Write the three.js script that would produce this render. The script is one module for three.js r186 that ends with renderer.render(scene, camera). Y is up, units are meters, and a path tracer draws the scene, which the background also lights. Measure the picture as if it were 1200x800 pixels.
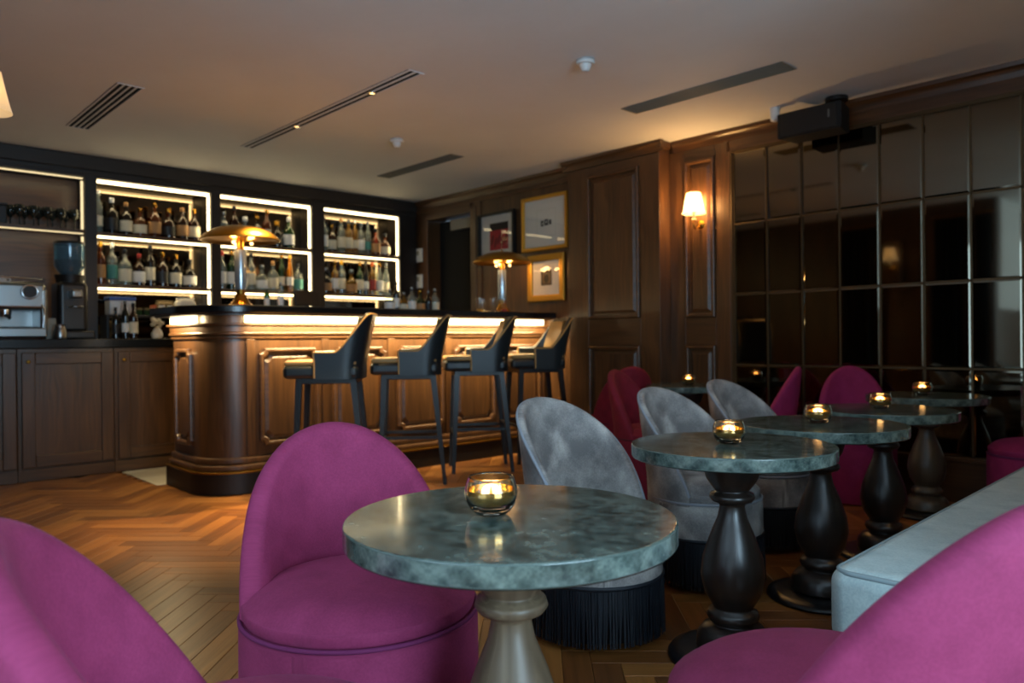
import * as THREE from 'three';
import { RoundedBoxGeometry } from 'three/addons/geometries/RoundedBoxGeometry.js';
import { mergeGeometries, mergeVertices, toCreasedNormals } from 'three/addons/utils/BufferGeometryUtils.js';
import { RectAreaLightUniformsLib } from 'three/addons/lights/RectAreaLightUniformsLib.js';

// ---------------------------------------------------------------- camera, sky, exposure
RectAreaLightUniformsLib.init();
const scene = new THREE.Scene();
const camera = new THREE.PerspectiveCamera(48.683, 1.5, 0.05, 60);
camera.rotation.order = 'YXZ';
camera.position.set(0, 1, 0);
camera.rotation.set(THREE.MathUtils.degToRad(-0.0786), THREE.MathUtils.degToRad(-43.327), THREE.MathUtils.degToRad(-0.585));
camera.focus = 1.9; camera.userData.fStop = 3.2;
camera.updateMatrixWorld();
const renderer = new THREE.WebGLRenderer();
renderer.toneMapping = THREE.LinearToneMapping;
renderer.toneMappingExposure = 1.0;
renderer.shadowMap.enabled = true;
scene.background = new THREE.Color().setRGB(0.55, 0.75, 1.0);

const DAY = new THREE.Color().setRGB(0.54, 0.8, 1.0);          // overcast daylight, seen by a warm-balanced camera
const WARM = new THREE.Color().setRGB(1.0, 0.56, 0.2);          // shaded incandescent bulbs
const LEDC = new THREE.Color().setRGB(1.0, 0.78, 0.42);         // warm white tape in the bar
const L_WINDOW = 7.2, L_LED = 26.0, L_BARLED = 230.0;
function areaLight(name, w, h, pos, target, color, intensity) {
  const l = new THREE.RectAreaLight(color, intensity, w, h); l.name = name;
  l.position.set(...pos); l.lookAt(...target); scene.add(l); return l;
}
// daylight entering the two windows behind and beside the camera (panes are built below)
areaLight('window_daylight', 1.7, 1.7, [-1.58, 1.35, -0.75], [3, 1.35, -0.75], DAY, L_WINDOW * 0.45);
areaLight('window_daylight', 1.7, 1.7, [0.5, 1.35, 1.88], [0.5, 1.35, -3], DAY, L_WINDOW * 1.8);

// ---------------------------------------------------------------- helpers
let seed = 7;
const rnd = () => { seed |= 0; seed = seed + 0x6D2B79F5 | 0; let t = Math.imul(seed ^ seed >>> 15, 1 | seed); t = t + Math.imul(t ^ t >>> 7, 61 | t) ^ t; return ((t ^ t >>> 14) >>> 0) / 4294967296; };
const rr = (a, b) => a + (b - a) * rnd();
const pick = a => a[Math.floor(rnd() * a.length)];
const clamp = (v, a = 0, b = 1) => Math.min(b, Math.max(a, v));
const mix = (a, b, t) => a + (b - a) * t;
const sstep = (a, b, x) => { const t = clamp((x - a) / (b - a)); return t * t * (3 - 2 * t); };
const taken = {};
function numbered(n) { if (!(n in taken)) { taken[n] = 0; return n; } return n + '_' + String(++taken[n]).padStart(3, '0'); }
const V = (x, y, z) => new THREE.Vector3(x, y, z);
function shadow(o) { o.traverse(m => { if (m.isMesh) { m.castShadow = true; m.receiveShadow = true; } }); return o; }
function part(name, geo, mat, parent) {
  if (Array.isArray(geo)) geo = merge(geo);
  const m = new THREE.Mesh(geo, mat); m.name = name; m.castShadow = m.receiveShadow = true; parent.add(m); return m;
}
function thing(name, label, category, pos = [0, 0, 0], turn = 0, group) {
  const g = new THREE.Group(); g.name = numbered(name); g.position.set(...pos); g.rotation.y = turn;
  g.userData = { label, category }; if (group) g.userData.group = group; scene.add(g); return g;
}
function one(name, geo, mat, label, category, group) {
  if (Array.isArray(geo)) geo = merge(geo);
  const m = new THREE.Mesh(geo, mat); m.name = numbered(name); m.castShadow = m.receiveShadow = true;
  m.userData = { label, category }; if (group) m.userData.group = group; scene.add(m); return m;
}
function struct(name, geo, mat, label) {
  const m = Array.isArray(geo) ? new THREE.Mesh(merge(geo), mat) : geo ? new THREE.Mesh(geo, mat) : new THREE.Group();
  m.name = name; m.userData = { kind: 'structure' }; if (label) m.userData.label = label;
  m.castShadow = m.receiveShadow = true; scene.add(m); return m;
}
function dup(src, pos, turn, label, group) {
  const c = src.clone(); c.name = numbered(src.name.replace(/_\d{3}$/, '')); c.position.set(...pos); c.rotation.set(0, turn, 0);
  c.userData = { ...src.userData }; if (label) c.userData.label = label; if (group) c.userData.group = group;
  scene.add(c); return c;
}
function merge(list) {
  return mergeGeometries(list.map(g => { const n = g.index ? g.toNonIndexed() : g.clone(); for (const k of Object.keys(n.attributes)) if (!['position', 'normal', 'uv'].includes(k)) n.deleteAttribute(k); return n; }), false);
}
function triUV(g, grain = 'y', off = true) {
  const p = g.attributes.position, n = g.attributes.normal, uv = new Float32Array(p.count * 2);
  const o1 = off ? rnd() * 3 : 0, o2 = off ? rnd() * 3 : 0, gi = 'xyz'.indexOf(grain);
  for (let i = 0; i < p.count; i++) {
    const a = [Math.abs(n.getX(i)), Math.abs(n.getY(i)), Math.abs(n.getZ(i))], c = [p.getX(i), p.getY(i), p.getZ(i)];
    const d = a.indexOf(Math.max(...a)); const rest = [0, 1, 2].filter(k => k !== d);
    let [u, v] = rest; if (u === gi) [u, v] = [v, u];
    uv[2 * i] = c[u] + o1; uv[2 * i + 1] = c[v] + o2;
  }
  g.setAttribute('uv', new THREE.BufferAttribute(uv, 2)); return g;
}
function bx(w, h, d, x = 0, y = 0, z = 0, grain = 'y', bev = 0) {
  let g = bev ? new RoundedBoxGeometry(w, h, d, 1, Math.min(bev, w / 2.01, h / 2.01, d / 2.01)) : new THREE.BoxGeometry(w, h, d);
  g.translate(x, y, z); return triUV(g, grain);
}
// box given by its two corners
const bb = (x0, y0, z0, x1, y1, z1, grain = 'y', bev = 0) => bx(Math.abs(x1 - x0), Math.abs(y1 - y0), Math.abs(z1 - z0), (x0 + x1) / 2, (y0 + y1) / 2, (z0 + z1) / 2, grain, bev);
const soft = (w, h, d, r, x = 0, y = 0, z = 0, seg = 4) => triUV(new RoundedBoxGeometry(w, h, d, seg, r).translate(x, y, z));
function lathe(pts, seg = 32) { const g = new THREE.LatheGeometry(pts.map(p => new THREE.Vector2(p[0], p[1])), seg); return g; }
// smooth profile: Catmull-Rom through points, then lathed
function sLathe(pts, seg = 36, n = 60) {
  const c = new THREE.CatmullRomCurve3(pts.map(p => V(p[0], p[1], 0)), false, 'centripetal');
  const q = c.getPoints(n).map(p => [Math.max(p.x, 0.0005), p.y]);
  return lathe(q, seg);
}
const cyl = (r0, r1, h, x = 0, y = 0, z = 0, seg = 20) => new THREE.CylinderGeometry(r1, r0, h, seg).translate(x, y, z);   // r0 bottom, r1 top
function tube(points, r, seg = 24, rad = 8, closed = false) { return new THREE.TubeGeometry(new THREE.CatmullRomCurve3(points, closed, 'centripetal'), seg, r, rad, closed); }
function bar(a, b, w, d = w) {   // square bar between two points
  const dir = b.clone().sub(a), L = dir.length(); const g = new THREE.BoxGeometry(w, L, d);
  g.applyQuaternion(new THREE.Quaternion().setFromUnitVectors(V(0, 1, 0), dir.normalize())); const m = a.clone().add(b).multiplyScalar(0.5);
  g.translate(m.x, m.y, m.z); return triUV(g);
}
function turnTo(g, ry, x, y, z) { return g.rotateY(ry).translate(x, y, z); }

// ---------------------------------------------------------------- procedural textures
function noiseGrid(n, s) { const a = new Float32Array(n * n); let k = s; for (let i = 0; i < n * n; i++) { k = (k * 1664525 + 1013904223) >>> 0; a[i] = k / 4294967296; } return a; }
const NG = noiseGrid(256, 99);
function vn(x, y, px, py) {    // periodic value noise
  const x0 = Math.floor(x), y0 = Math.floor(y); let fx = x - x0, fy = y - y0; fx = fx * fx * (3 - 2 * fx); fy = fy * fy * (3 - 2 * fy);
  const at = (i, j) => NG[(((i % px) + px) % px * 7 + 13) % 256 + 256 * ((((j % py) + py) % py * 5 + 31) % 256)];
  return mix(mix(at(x0, y0), at(x0 + 1, y0), fx), mix(at(x0, y0 + 1), at(x0 + 1, y0 + 1), fx), fy);
}
const fbm = (x, y, p, o = 4) => { let s = 0, a = 0.5, f = 1; for (let i = 0; i < o; i++) { s += a * vn(x * f, y * f, p * f, p * f); a *= 0.5; f *= 2; } return s; };
function tex(n, fn, rep = 1, srgb = true) {
  const d = new Uint8Array(n * n * 4);
  for (let j = 0; j < n; j++) for (let i = 0; i < n; i++) { const c = fn(i / n, j / n), k = 4 * (j * n + i); for (let q = 0; q < 3; q++) d[k + q] = clamp(c[q]) * 255; d[k + 3] = 255; }
  const t = new THREE.DataTexture(d, n, n); t.wrapS = t.wrapT = THREE.RepeatWrapping; t.magFilter = THREE.LinearFilter; t.minFilter = THREE.LinearMipmapLinearFilter; t.generateMipmaps = true;
  if (srgb) t.colorSpace = THREE.SRGBColorSpace; t.repeat.set(rep, rep); t.needsUpdate = true; return t;
}
const grey = f => (u, v) => { const g = f(u, v); return [g, g, g]; };
const rgb = (r, g, b) => [r / 255, g / 255, b / 255];
const lerp3 = (a, b, t) => [mix(a[0], b[0], t), mix(a[1], b[1], t), mix(a[2], b[2], t)];
function grainF(u, v) {
  const w = fbm(u * 6, v * 2, 2, 3);
  const lines = vn(u * 64 + w * 9, v * 3, 64, 3) * 0.5 + vn(u * 180, v * 5, 180, 5) * 0.3;
  return clamp(lines * 0.9 + w * 0.35);
}
const woodTex = (a, b) => tex(512, (u, v) => lerp3(a, b, grainF(u, v)));
const grainBump = tex(512, grey(grainF), 1, false);
const walnutMap = woodTex(rgb(52, 33, 19), rgb(108, 72, 40));
const darkMap = woodTex(rgb(24, 18, 15), rgb(46, 36, 30));
const oakMaps = [[rgb(112, 68, 30), rgb(166, 108, 54)], [rgb(98, 58, 26), rgb(150, 96, 48)], [rgb(124, 78, 36), rgb(178, 120, 62)], [rgb(88, 52, 24), rgb(140, 88, 44)]].map(([a, b]) => woodTex(a, b));
const weathered = woodTex(rgb(82, 68, 52), rgb(128, 110, 86));
const olive = woodTex(rgb(60, 54, 44), rgb(92, 84, 70));
const stoneF = (u, v) => { const a = fbm(u * 5, v * 5, 5, 5), b = fbm(u * 22 + 3, v * 22, 22, 3), c = vn(u * 90, v * 90, 90, 90); return clamp(0.5 + (a - 0.47) * 1.1 + (b - 0.43) * 1.3 + (c - 0.5) * 0.25); };
const stoneMap = tex(512, (u, v) => lerp3(rgb(44, 58, 56), rgb(112, 126, 118), stoneF(u, v)), 3);
const weaveBump = tex(256, grey((u, v) => 0.5 + 0.25 * Math.sin(u * Math.PI * 2 * 48) * Math.sin(v * Math.PI * 2 * 48) + 0.3 * (vn(u * 60, v * 60, 60, 60) - 0.5)), 6, false);
const fabricMap = (a, b, rep = 3) => tex(256, (u, v) => lerp3(a, b, clamp(0.5 + (vn(u * 110, v * 110, 110, 110) - 0.5) * 0.5 + (fbm(u * 6, v * 6, 6, 4) - 0.47) * 1.1)), rep);
const velvetMap = tex(512, (u, v) => { const nap = fbm(u * 5 + 0.6 * vn(u * 4, v * 4, 4, 4), v * 5, 5, 4), f = vn(u * 160, v * 160, 160, 160); return lerp3(rgb(106, 102, 101), rgb(180, 174, 168), clamp(0.5 + (nap - 0.47) * 2.0 + (f - 0.5) * 0.35)); }, 2);
const plasterMap = tex(256, grey((u, v) => 0.92 + 0.05 * (fbm(u * 4, v * 4, 4, 5) - 0.47)), 0.5);
const marbleMap = tex(256, (u, v) => lerp3(rgb(190, 180, 160), rgb(232, 226, 210), clamp(0.5 + (fbm(u * 4 + fbm(u * 3, v * 3, 3, 3), v * 4, 4, 4) - 0.5) * 2.4)), 1);

const std = (o) => new THREE.MeshStandardMaterial(o);
const phy = (o) => new THREE.MeshPhysicalMaterial(o);
const M = {
  walnut: phy({ map: walnutMap, roughness: 0.36, bumpMap: grainBump, bumpScale: 0.0006, clearcoat: 0.25, clearcoatRoughness: 0.3 }),
  dark: std({ map: darkMap, roughness: 0.45, bumpMap: grainBump, bumpScale: 0.0005 }),
  oak: oakMaps.map(m => std({ map: m, roughness: 0.33, bumpMap: grainBump, bumpScale: 0.0007 })),
  weathered: std({ map: weathered, roughness: 0.42, bumpMap: grainBump, bumpScale: 0.0006 }),
  darkTurned: phy({ map: darkMap, roughness: 0.34, bumpMap: grainBump, bumpScale: 0.0005, clearcoat: 0.4, clearcoatRoughness: 0.3 }),
  olive: phy({ map: olive, roughness: 0.36, bumpMap: grainBump, bumpScale: 0.0005, clearcoat: 0.3, clearcoatRoughness: 0.3 }),
  stone: phy({ map: stoneMap, roughness: 0.16, clearcoat: 0.3, clearcoatRoughness: 0.08 }),
  counter: std({ color: 0x101316, roughness: 0.22 }),
  plaster: std({ map: plasterMap, roughness: 0.75 }),
  white: std({ color: 0xd8d8d6, roughness: 0.45 }),
  greyPaint: std({ color: 0x8d877a, roughness: 0.6 }),
  black: std({ color: 0x0b0b0d, roughness: 0.5 }),
  satinBlack: std({ color: 0x131417, roughness: 0.35 }),
  void: std({ color: 0x060606, roughness: 0.9 }),
  purple: phy({ map: fabricMap(rgb(132, 37, 80), rgb(156, 52, 98)), roughness: 0.85, bumpMap: weaveBump, bumpScale: 0.0006, sheen: 0.25, sheenRoughness: 0.5, sheenColor: new THREE.Color(0xd07ab0) }),
  purplePipe: phy({ color: 0x6b1c50, roughness: 0.8 }),
  magenta: phy({ map: fabricMap(rgb(140, 26, 80), rgb(165, 40, 100)), roughness: 0.85, bumpMap: weaveBump, bumpScale: 0.0006, sheen: 0.3, sheenRoughness: 0.5, sheenColor: new THREE.Color(0xc05090) }),
  red: phy({ map: fabricMap(rgb(112, 10, 32), rgb(140, 20, 46)), roughness: 0.85, bumpMap: weaveBump, bumpScale: 0.0006, sheen: 0.3, sheenRoughness: 0.5, sheenColor: new THREE.Color(0xb04058) }),
  redPipe: phy({ color: 0x4c0a1a, roughness: 0.8 }),
  velvet: phy({ map: velvetMap, roughness: 0.8, bumpMap: weaveBump, bumpScale: 0.0004, sheen: 0.6, sheenRoughness: 0.4, sheenColor: new THREE.Color(0xbcb8b8) }),
  velvetPipe: phy({ color: 0x8a8e96, roughness: 0.7, sheen: 0.4, sheenColor: new THREE.Color(0xbcb8b8) }),
  fringe: std({ color: 0x10161f, roughness: 0.6 }),
  linen: phy({ map: fabricMap(rgb(142, 156, 156), rgb(174, 186, 182)), roughness: 0.9, bumpMap: weaveBump, bumpScale: 0.0008, sheen: 0.2, sheenColor: new THREE.Color(0xffffff) }),
  linenPipe: std({ color: 0x7d8a8c, roughness: 0.9 }),
  leather: phy({ color: 0x0f1c22, roughness: 0.4, bumpMap: weaveBump, bumpScale: 0.0003, clearcoat: 0.1, clearcoatRoughness: 0.4 }),
  tanPipe: std({ color: 0xb08a50, roughness: 0.5 }),
  tanLeather: std({ color: 0xa58450, roughness: 0.45, bumpMap: weaveBump, bumpScale: 0.0003 }),
  stoolLeg: std({ color: 0x0b0d10, roughness: 0.38 }),
  brass: std({ color: 0xc08a34, metalness: 1, roughness: 0.24 }),
  brassDull: std({ color: 0x8d6526, metalness: 1, roughness: 0.4 }),
  gold: std({ color: 0xd09a35, metalness: 1, roughness: 0.32 }),
  goldFrame: std({ color: 0xd29c38, metalness: 0.6, roughness: 0.42, bumpMap: grainBump, bumpScale: 0.001 }),
  chrome: std({ color: 0xd8dde2, metalness: 1, roughness: 0.12 }),
  column: std({ color: 0xc4d2dc, metalness: 0.7, roughness: 0.22 }),
  steel: std({ color: 0x8f9394, metalness: 1, roughness: 0.3 }),
  glass: phy({ color: 0xffffff, transmission: 1, roughness: 0.02, thickness: 0, ior: 1.5 }),
  pane: phy({ color: 0xf4fbff, transmission: 1, roughness: 0.0, thickness: 0 }),
  mirror: std({ color: 0x767062, metalness: 1, roughness: 0.045 }),
  shelfMirror: std({ color: 0x5f564a, metalness: 1, roughness: 0.05 }),
  bronze: std({ color: 0x5a4a34, metalness: 0.8, roughness: 0.5 }),
  led: std({ color: 0x000000, emissive: LEDC, emissiveIntensity: 7.0, roughness: 0.5 }),
  ledDim: std({ color: 0x000000, emissive: LEDC, emissiveIntensity: 1.2, roughness: 0.5 }),
  barLed: std({ color: 0x000000, emissive: LEDC, emissiveIntensity: 6.0, roughness: 0.5 }),
  bulb: std({ color: 0x000000, emissive: WARM, emissiveIntensity: 6 }),
  shade: phy({ color: 0xf8e6c0, transmission: 0.65, thickness: 0, roughness: 0.95, emissive: new THREE.Color().setRGB(1, 0.7, 0.36), emissiveIntensity: 0.8 }),
  speaker: std({ color: 0x050506, roughness: 0.7 }),
  curtain: std({ color: 0x0d1218, roughness: 0.9 }),
  paper: std({ color: 0xd9d4c8, roughness: 0.8 }),
  marble: std({ map: marbleMap, roughness: 0.3 }),
};

// ================================================================ THE ROOM
const CEIL = 2.55, XR = 5.05, ZB = -7.2, XL = 0.28, ZREAR = 1.9;

// ---- floor: slab, herringbone oak blocks, marble behind the bar
{
  const fl = struct('floor', null, null, 'oak herringbone parquet floor');
  part('subfloor', bb(-1.8, -0.12, ZB - 0.15, 5.3, -0.014, ZREAR + 0.2, 'x'), M.dark, fl);
  const Lp = 0.45, Wp = 0.09, gap = 0.0011;
  function plank() {  // chamfered top edges, grain along x
    const l = Lp / 2 - gap / 2, w = Wp / 2 - gap / 2, c = 0.0013, t = 0.014;
    const b = [[-l, -t, -w], [l, -t, -w], [l, -t, w], [-l, -t, w]], m = b.map(p => [p[0], -c, p[2]]), u = [[-l + c, 0, -w + c], [l - c, 0, -w + c], [l - c, 0, w - c], [-l + c, 0, w - c]];
    const P = []; const q = (a, b2, c2, d) => P.push(...a, ...b2, ...c2, ...a, ...c2, ...d);
    for (let k = 0; k < 4; k++) { const n = (k + 1) % 4; q(b[n], b[k], m[k], m[n]); q(m[n], m[k], u[k], u[n]); }
    q(u[3], u[2], u[1], u[0]);
    const g = new THREE.BufferGeometry(); g.setAttribute('position', new THREE.Float32BufferAttribute(P, 3)); g.computeVertexNormals(); return triUV(g, 'x');
  }
  const geos = [0, 1, 2, 3, 4, 5].map(plank);
  const inside = (x, z) => { const h = 0.16; return x > -1.75 && x < 5.2 && z > -6.55 && z < ZREAR && !(x > 1.82 + h * 0 && z < -5.62 && z > -6.7); };
  const spots = [], vv = V(0, 0, 0);
  const S = Math.SQRT1_2;
  for (let i = -60; i < 60; i++) for (let j = -14; j < 40; j++) for (let o = 0; o < 2; o++) {
    // herringbone in the rotated frame: unit cell (Wp, Wp) steps along the diagonal and (2L) across
    const du = i * Wp + j * Lp, dv = i * Wp - j * Lp;
    const cu = o ? du + Wp / 2 : du + Lp / 2, cv = o ? dv + Wp + Lp / 2 : dv + Wp / 2, a = o;
    const x = (cu - cv) * S + 1.2, z = (cu + cv) * S - 3.0;
    spots.push([x, z, a]);
  }
  // keep those in the room, without doubles
  const seen = new Set(), list = [];
  for (const [x, z, a] of spots) { const k = Math.round(x * 50) + ',' + Math.round(z * 50) + ',' + a; if (seen.has(k) || !inside(x, z)) continue; seen.add(k); vv.set(x, 0, z).project(camera); const d = (x * 0.686 - z * 0.728); const px = 600 + 600 * vv.x; list.push({ x, z, a, vis: d > 1.2 && Math.abs(vv.x) < 1.02 && vv.y > -1.06 ? (px < 640 && !(px > 300 && px < 560 && d < 3.0) ? 10 : 0) + 10 / d : -1 }); }
  list.sort((p, q) => q.vis - p.vis);
  const rest = []; let nInd = 0;
  for (const p of list) {
    const ang = Math.PI / 4 * -1 + (p.a ? Math.PI / 2 : 0);
    const g = geos[Math.floor(rnd() * 6)], mi = Math.floor(rnd() * 4);
    if (p.vis > 0 && nInd < 300) { const m = part(nInd ? 'plank_' + String(nInd).padStart(3, '0') : 'plank', g, M.oak[mi], fl); m.position.set(p.x, 0, p.z); m.rotation.y = ang; nInd++; }
    else { (rest[mi] ||= []).push(g.clone().rotateY(ang).translate(p.x, 0, p.z)); }
  }
  rest.forEach((r, i) => { if (r) { const m = part('plank_field' + (i ? '_00' + i : ''), r, M.oak[i], fl); m.userData.kind = 'stuff'; } });
  // pale marble tiles of the bar walkway
  let k = 0; for (let x = 1.825; x < 5.0; x += 0.4) for (let z = -6.41; z < -5.7; z += 0.4) part(k++ ? 'marble_tile_' + String(k - 1).padStart(3, '0') : 'marble_tile', bb(x + 0.002, -0.014, z + 0.002, Math.min(x + 0.398, 5.03), 0.002, z + 0.398, 'y', 0.001), M.marble, fl);
}
// ---- ceiling
struct('ceiling', bb(-1.95, CEIL, ZB - 0.15, 5.3, CEIL + 0.15, ZREAR + 0.2, 'x'), M.plaster, 'flat painted ceiling');

// ---- walls with openings
function wallWithHole(axis, at, t, a0, a1, h0, h1, y0, y1) {   // wall along 'z' (axis x fixed) or along 'x' (axis z fixed)
  const B = (p0, p1, q0, q1) => axis === 'x' ? bb(at, q0, p0, at + t, q1, p1) : bb(p0, q0, at, p1, q1, at + t);
  return [B(a0, h0, 0, CEIL), B(h1, a1, 0, CEIL), B(h0, h1, 0, y0), B(h0, h1, y1, CEIL)];
}
struct('wall_back', bb(XL - 0.2, 0, ZB - 0.15, 5.3, CEIL, ZB), M.dark, 'dark wall behind the back bar');
struct('wall_left', bb(XL - 0.15, 0, ZB, XL, CEIL, -2.4), M.walnut, 'dark wood panelled wall');
{ const w = struct('wall_return', null, null); part('wall_plaster', bb(-1.75, 1.35, -2.55, XL - 0.15, CEIL, -2.4), M.plaster, w); part('wainscot', bb(-1.75, 0, -2.55, XL - 0.15, 1.35, -2.4), M.walnut, w); }
struct('wall_window', wallWithHole('x', -1.75, 0.15, -2.4, ZREAR + 0.15, -1.6, 0.1, 0.5, 2.2), M.plaster);
struct('wall_rear', wallWithHole('z', ZREAR, 0.15, -1.6, 2.5, -0.35, 1.35, 0.5, 2.2), M.plaster);
struct('wall_booth', [bb(2.5, 0, 0, 5.3, CEIL, 0.15, 'x'), bb(2.35, 0, 0, 2.5, CEIL, ZREAR, 'y')], M.walnut, 'wood panelled wall behind the banquette');
function windowUnit(n, cx, cy, cz, w, h, along) {
  const g = struct('window_' + n, null, null); g.position.set(cx, cy, cz); if (along === 'z') g.rotation.y = Math.PI / 2;
  for (const [x0, y0, x1, y1] of [[-w / 2, -h / 2, w / 2, -h / 2 + 0.05], [-w / 2, h / 2 - 0.05, w / 2, h / 2], [-w / 2, -h / 2 + 0.05, -w / 2 + 0.05, h / 2 - 0.05], [w / 2 - 0.05, -h / 2 + 0.05, w / 2, h / 2 - 0.05], [-0.02, -h / 2 + 0.05, 0.02, h / 2 - 0.05]])
    part('window_frame', bb(x0, y0, -0.03, x1, y1, 0.03, 'y', 0.004), M.white, g);
  for (const s of [-1, 1]) part('pane', bx(w / 2 - 0.07, h - 0.1, 0.005, s * (w / 4 - 0.015), 0, 0), M.pane, g);
}
windowUnit(1, -1.7, 1.35, -0.75, 1.7, 1.7, 'z');
windowUnit(2, 0.5, 1.35, ZREAR + 0.09, 1.7, 1.7, 'x');
// heavy dark curtains beside the left window (seen in the mirror)
function curtain(z0, z1, label) {
  const n = 48, P = [], ix = []; for (let j = 0; j <= 1; j++) for (let i = 0; i <= n; i++) { const t = i / n; P.push(XL + 0.07 + 0.028 * Math.sin(t * Math.PI * 2 * 5 + j), j ? 2.36 : 0.03, mix(z0, z1, t)); }
  for (let i = 0; i < n; i++) ix.push(i, i + 1, n + 1 + i, i + 1, n + 2 + i, n + 1 + i);
  const g = new THREE.BufferGeometry(); g.setAttribute('position', new THREE.Float32BufferAttribute(P, 3)); g.setIndex(ix); g.computeVertexNormals(); triUV(g);
  const back = g.clone().translate(-0.006, 0, 0);
  const c = thing('curtain', label, 'curtain'); part('drape', [g, back], M.curtain, c);
  part('rod', cyl(0.012, 0.012, z1 - z0 + 0.1).rotateX(Math.PI / 2).translate(XL + 0.07, 2.385, (z0 + z1) / 2), M.brassDull, c);
}
curtain(-2.6, -2.45, 'narrow black floor-length curtain at the end of the left wall');
curtain(-3.11, -2.8, 'wide black floor-length curtain between the left wall lamp and the wall end');
curtain(-4.15, -3.7, 'black floor-length curtain on the bar side of the left wall lamp');

// ---- right wall: panelling, cornice, doorway
function scallop(w, h, r) {
  const s = new THREE.Shape(), x = w / 2, y = h / 2; s.moveTo(-x + r, -y); s.lineTo(x - r, -y); s.absarc(x, -y, r, Math.PI, Math.PI / 2, true); s.lineTo(x, y - r); s.absarc(x, y, r, -Math.PI / 2, -Math.PI, true);
  s.lineTo(-x + r, y); s.absarc(-x, y, r, 0, -Math.PI / 2, true); s.lineTo(-x, -y + r); s.absarc(-x, -y, r, Math.PI / 2, 0, true); return s;
}
function rectShape(w, h) { const s = new THREE.Shape(); s.moveTo(-w / 2, -h / 2); s.lineTo(w / 2, -h / 2); s.lineTo(w / 2, h / 2); s.lineTo(-w / 2, h / 2); s.closePath(); return s; }
function ringGeo(shapeF, w, h, t, depth, r = 0) {
  const s = shapeF(w, h, r), i = shapeF(w - 2 * t, h - 2 * t, r ? r : 0); s.holes.push(new THREE.Path(i.getPoints(6)));
  return new THREE.ExtrudeGeometry(s, { depth: depth * 0.5, bevelEnabled: true, bevelThickness: depth * 0.5, bevelSize: t * 0.3, bevelOffset: -t * 0.3, bevelSegments: 2, curveSegments: 6 });
}
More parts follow.
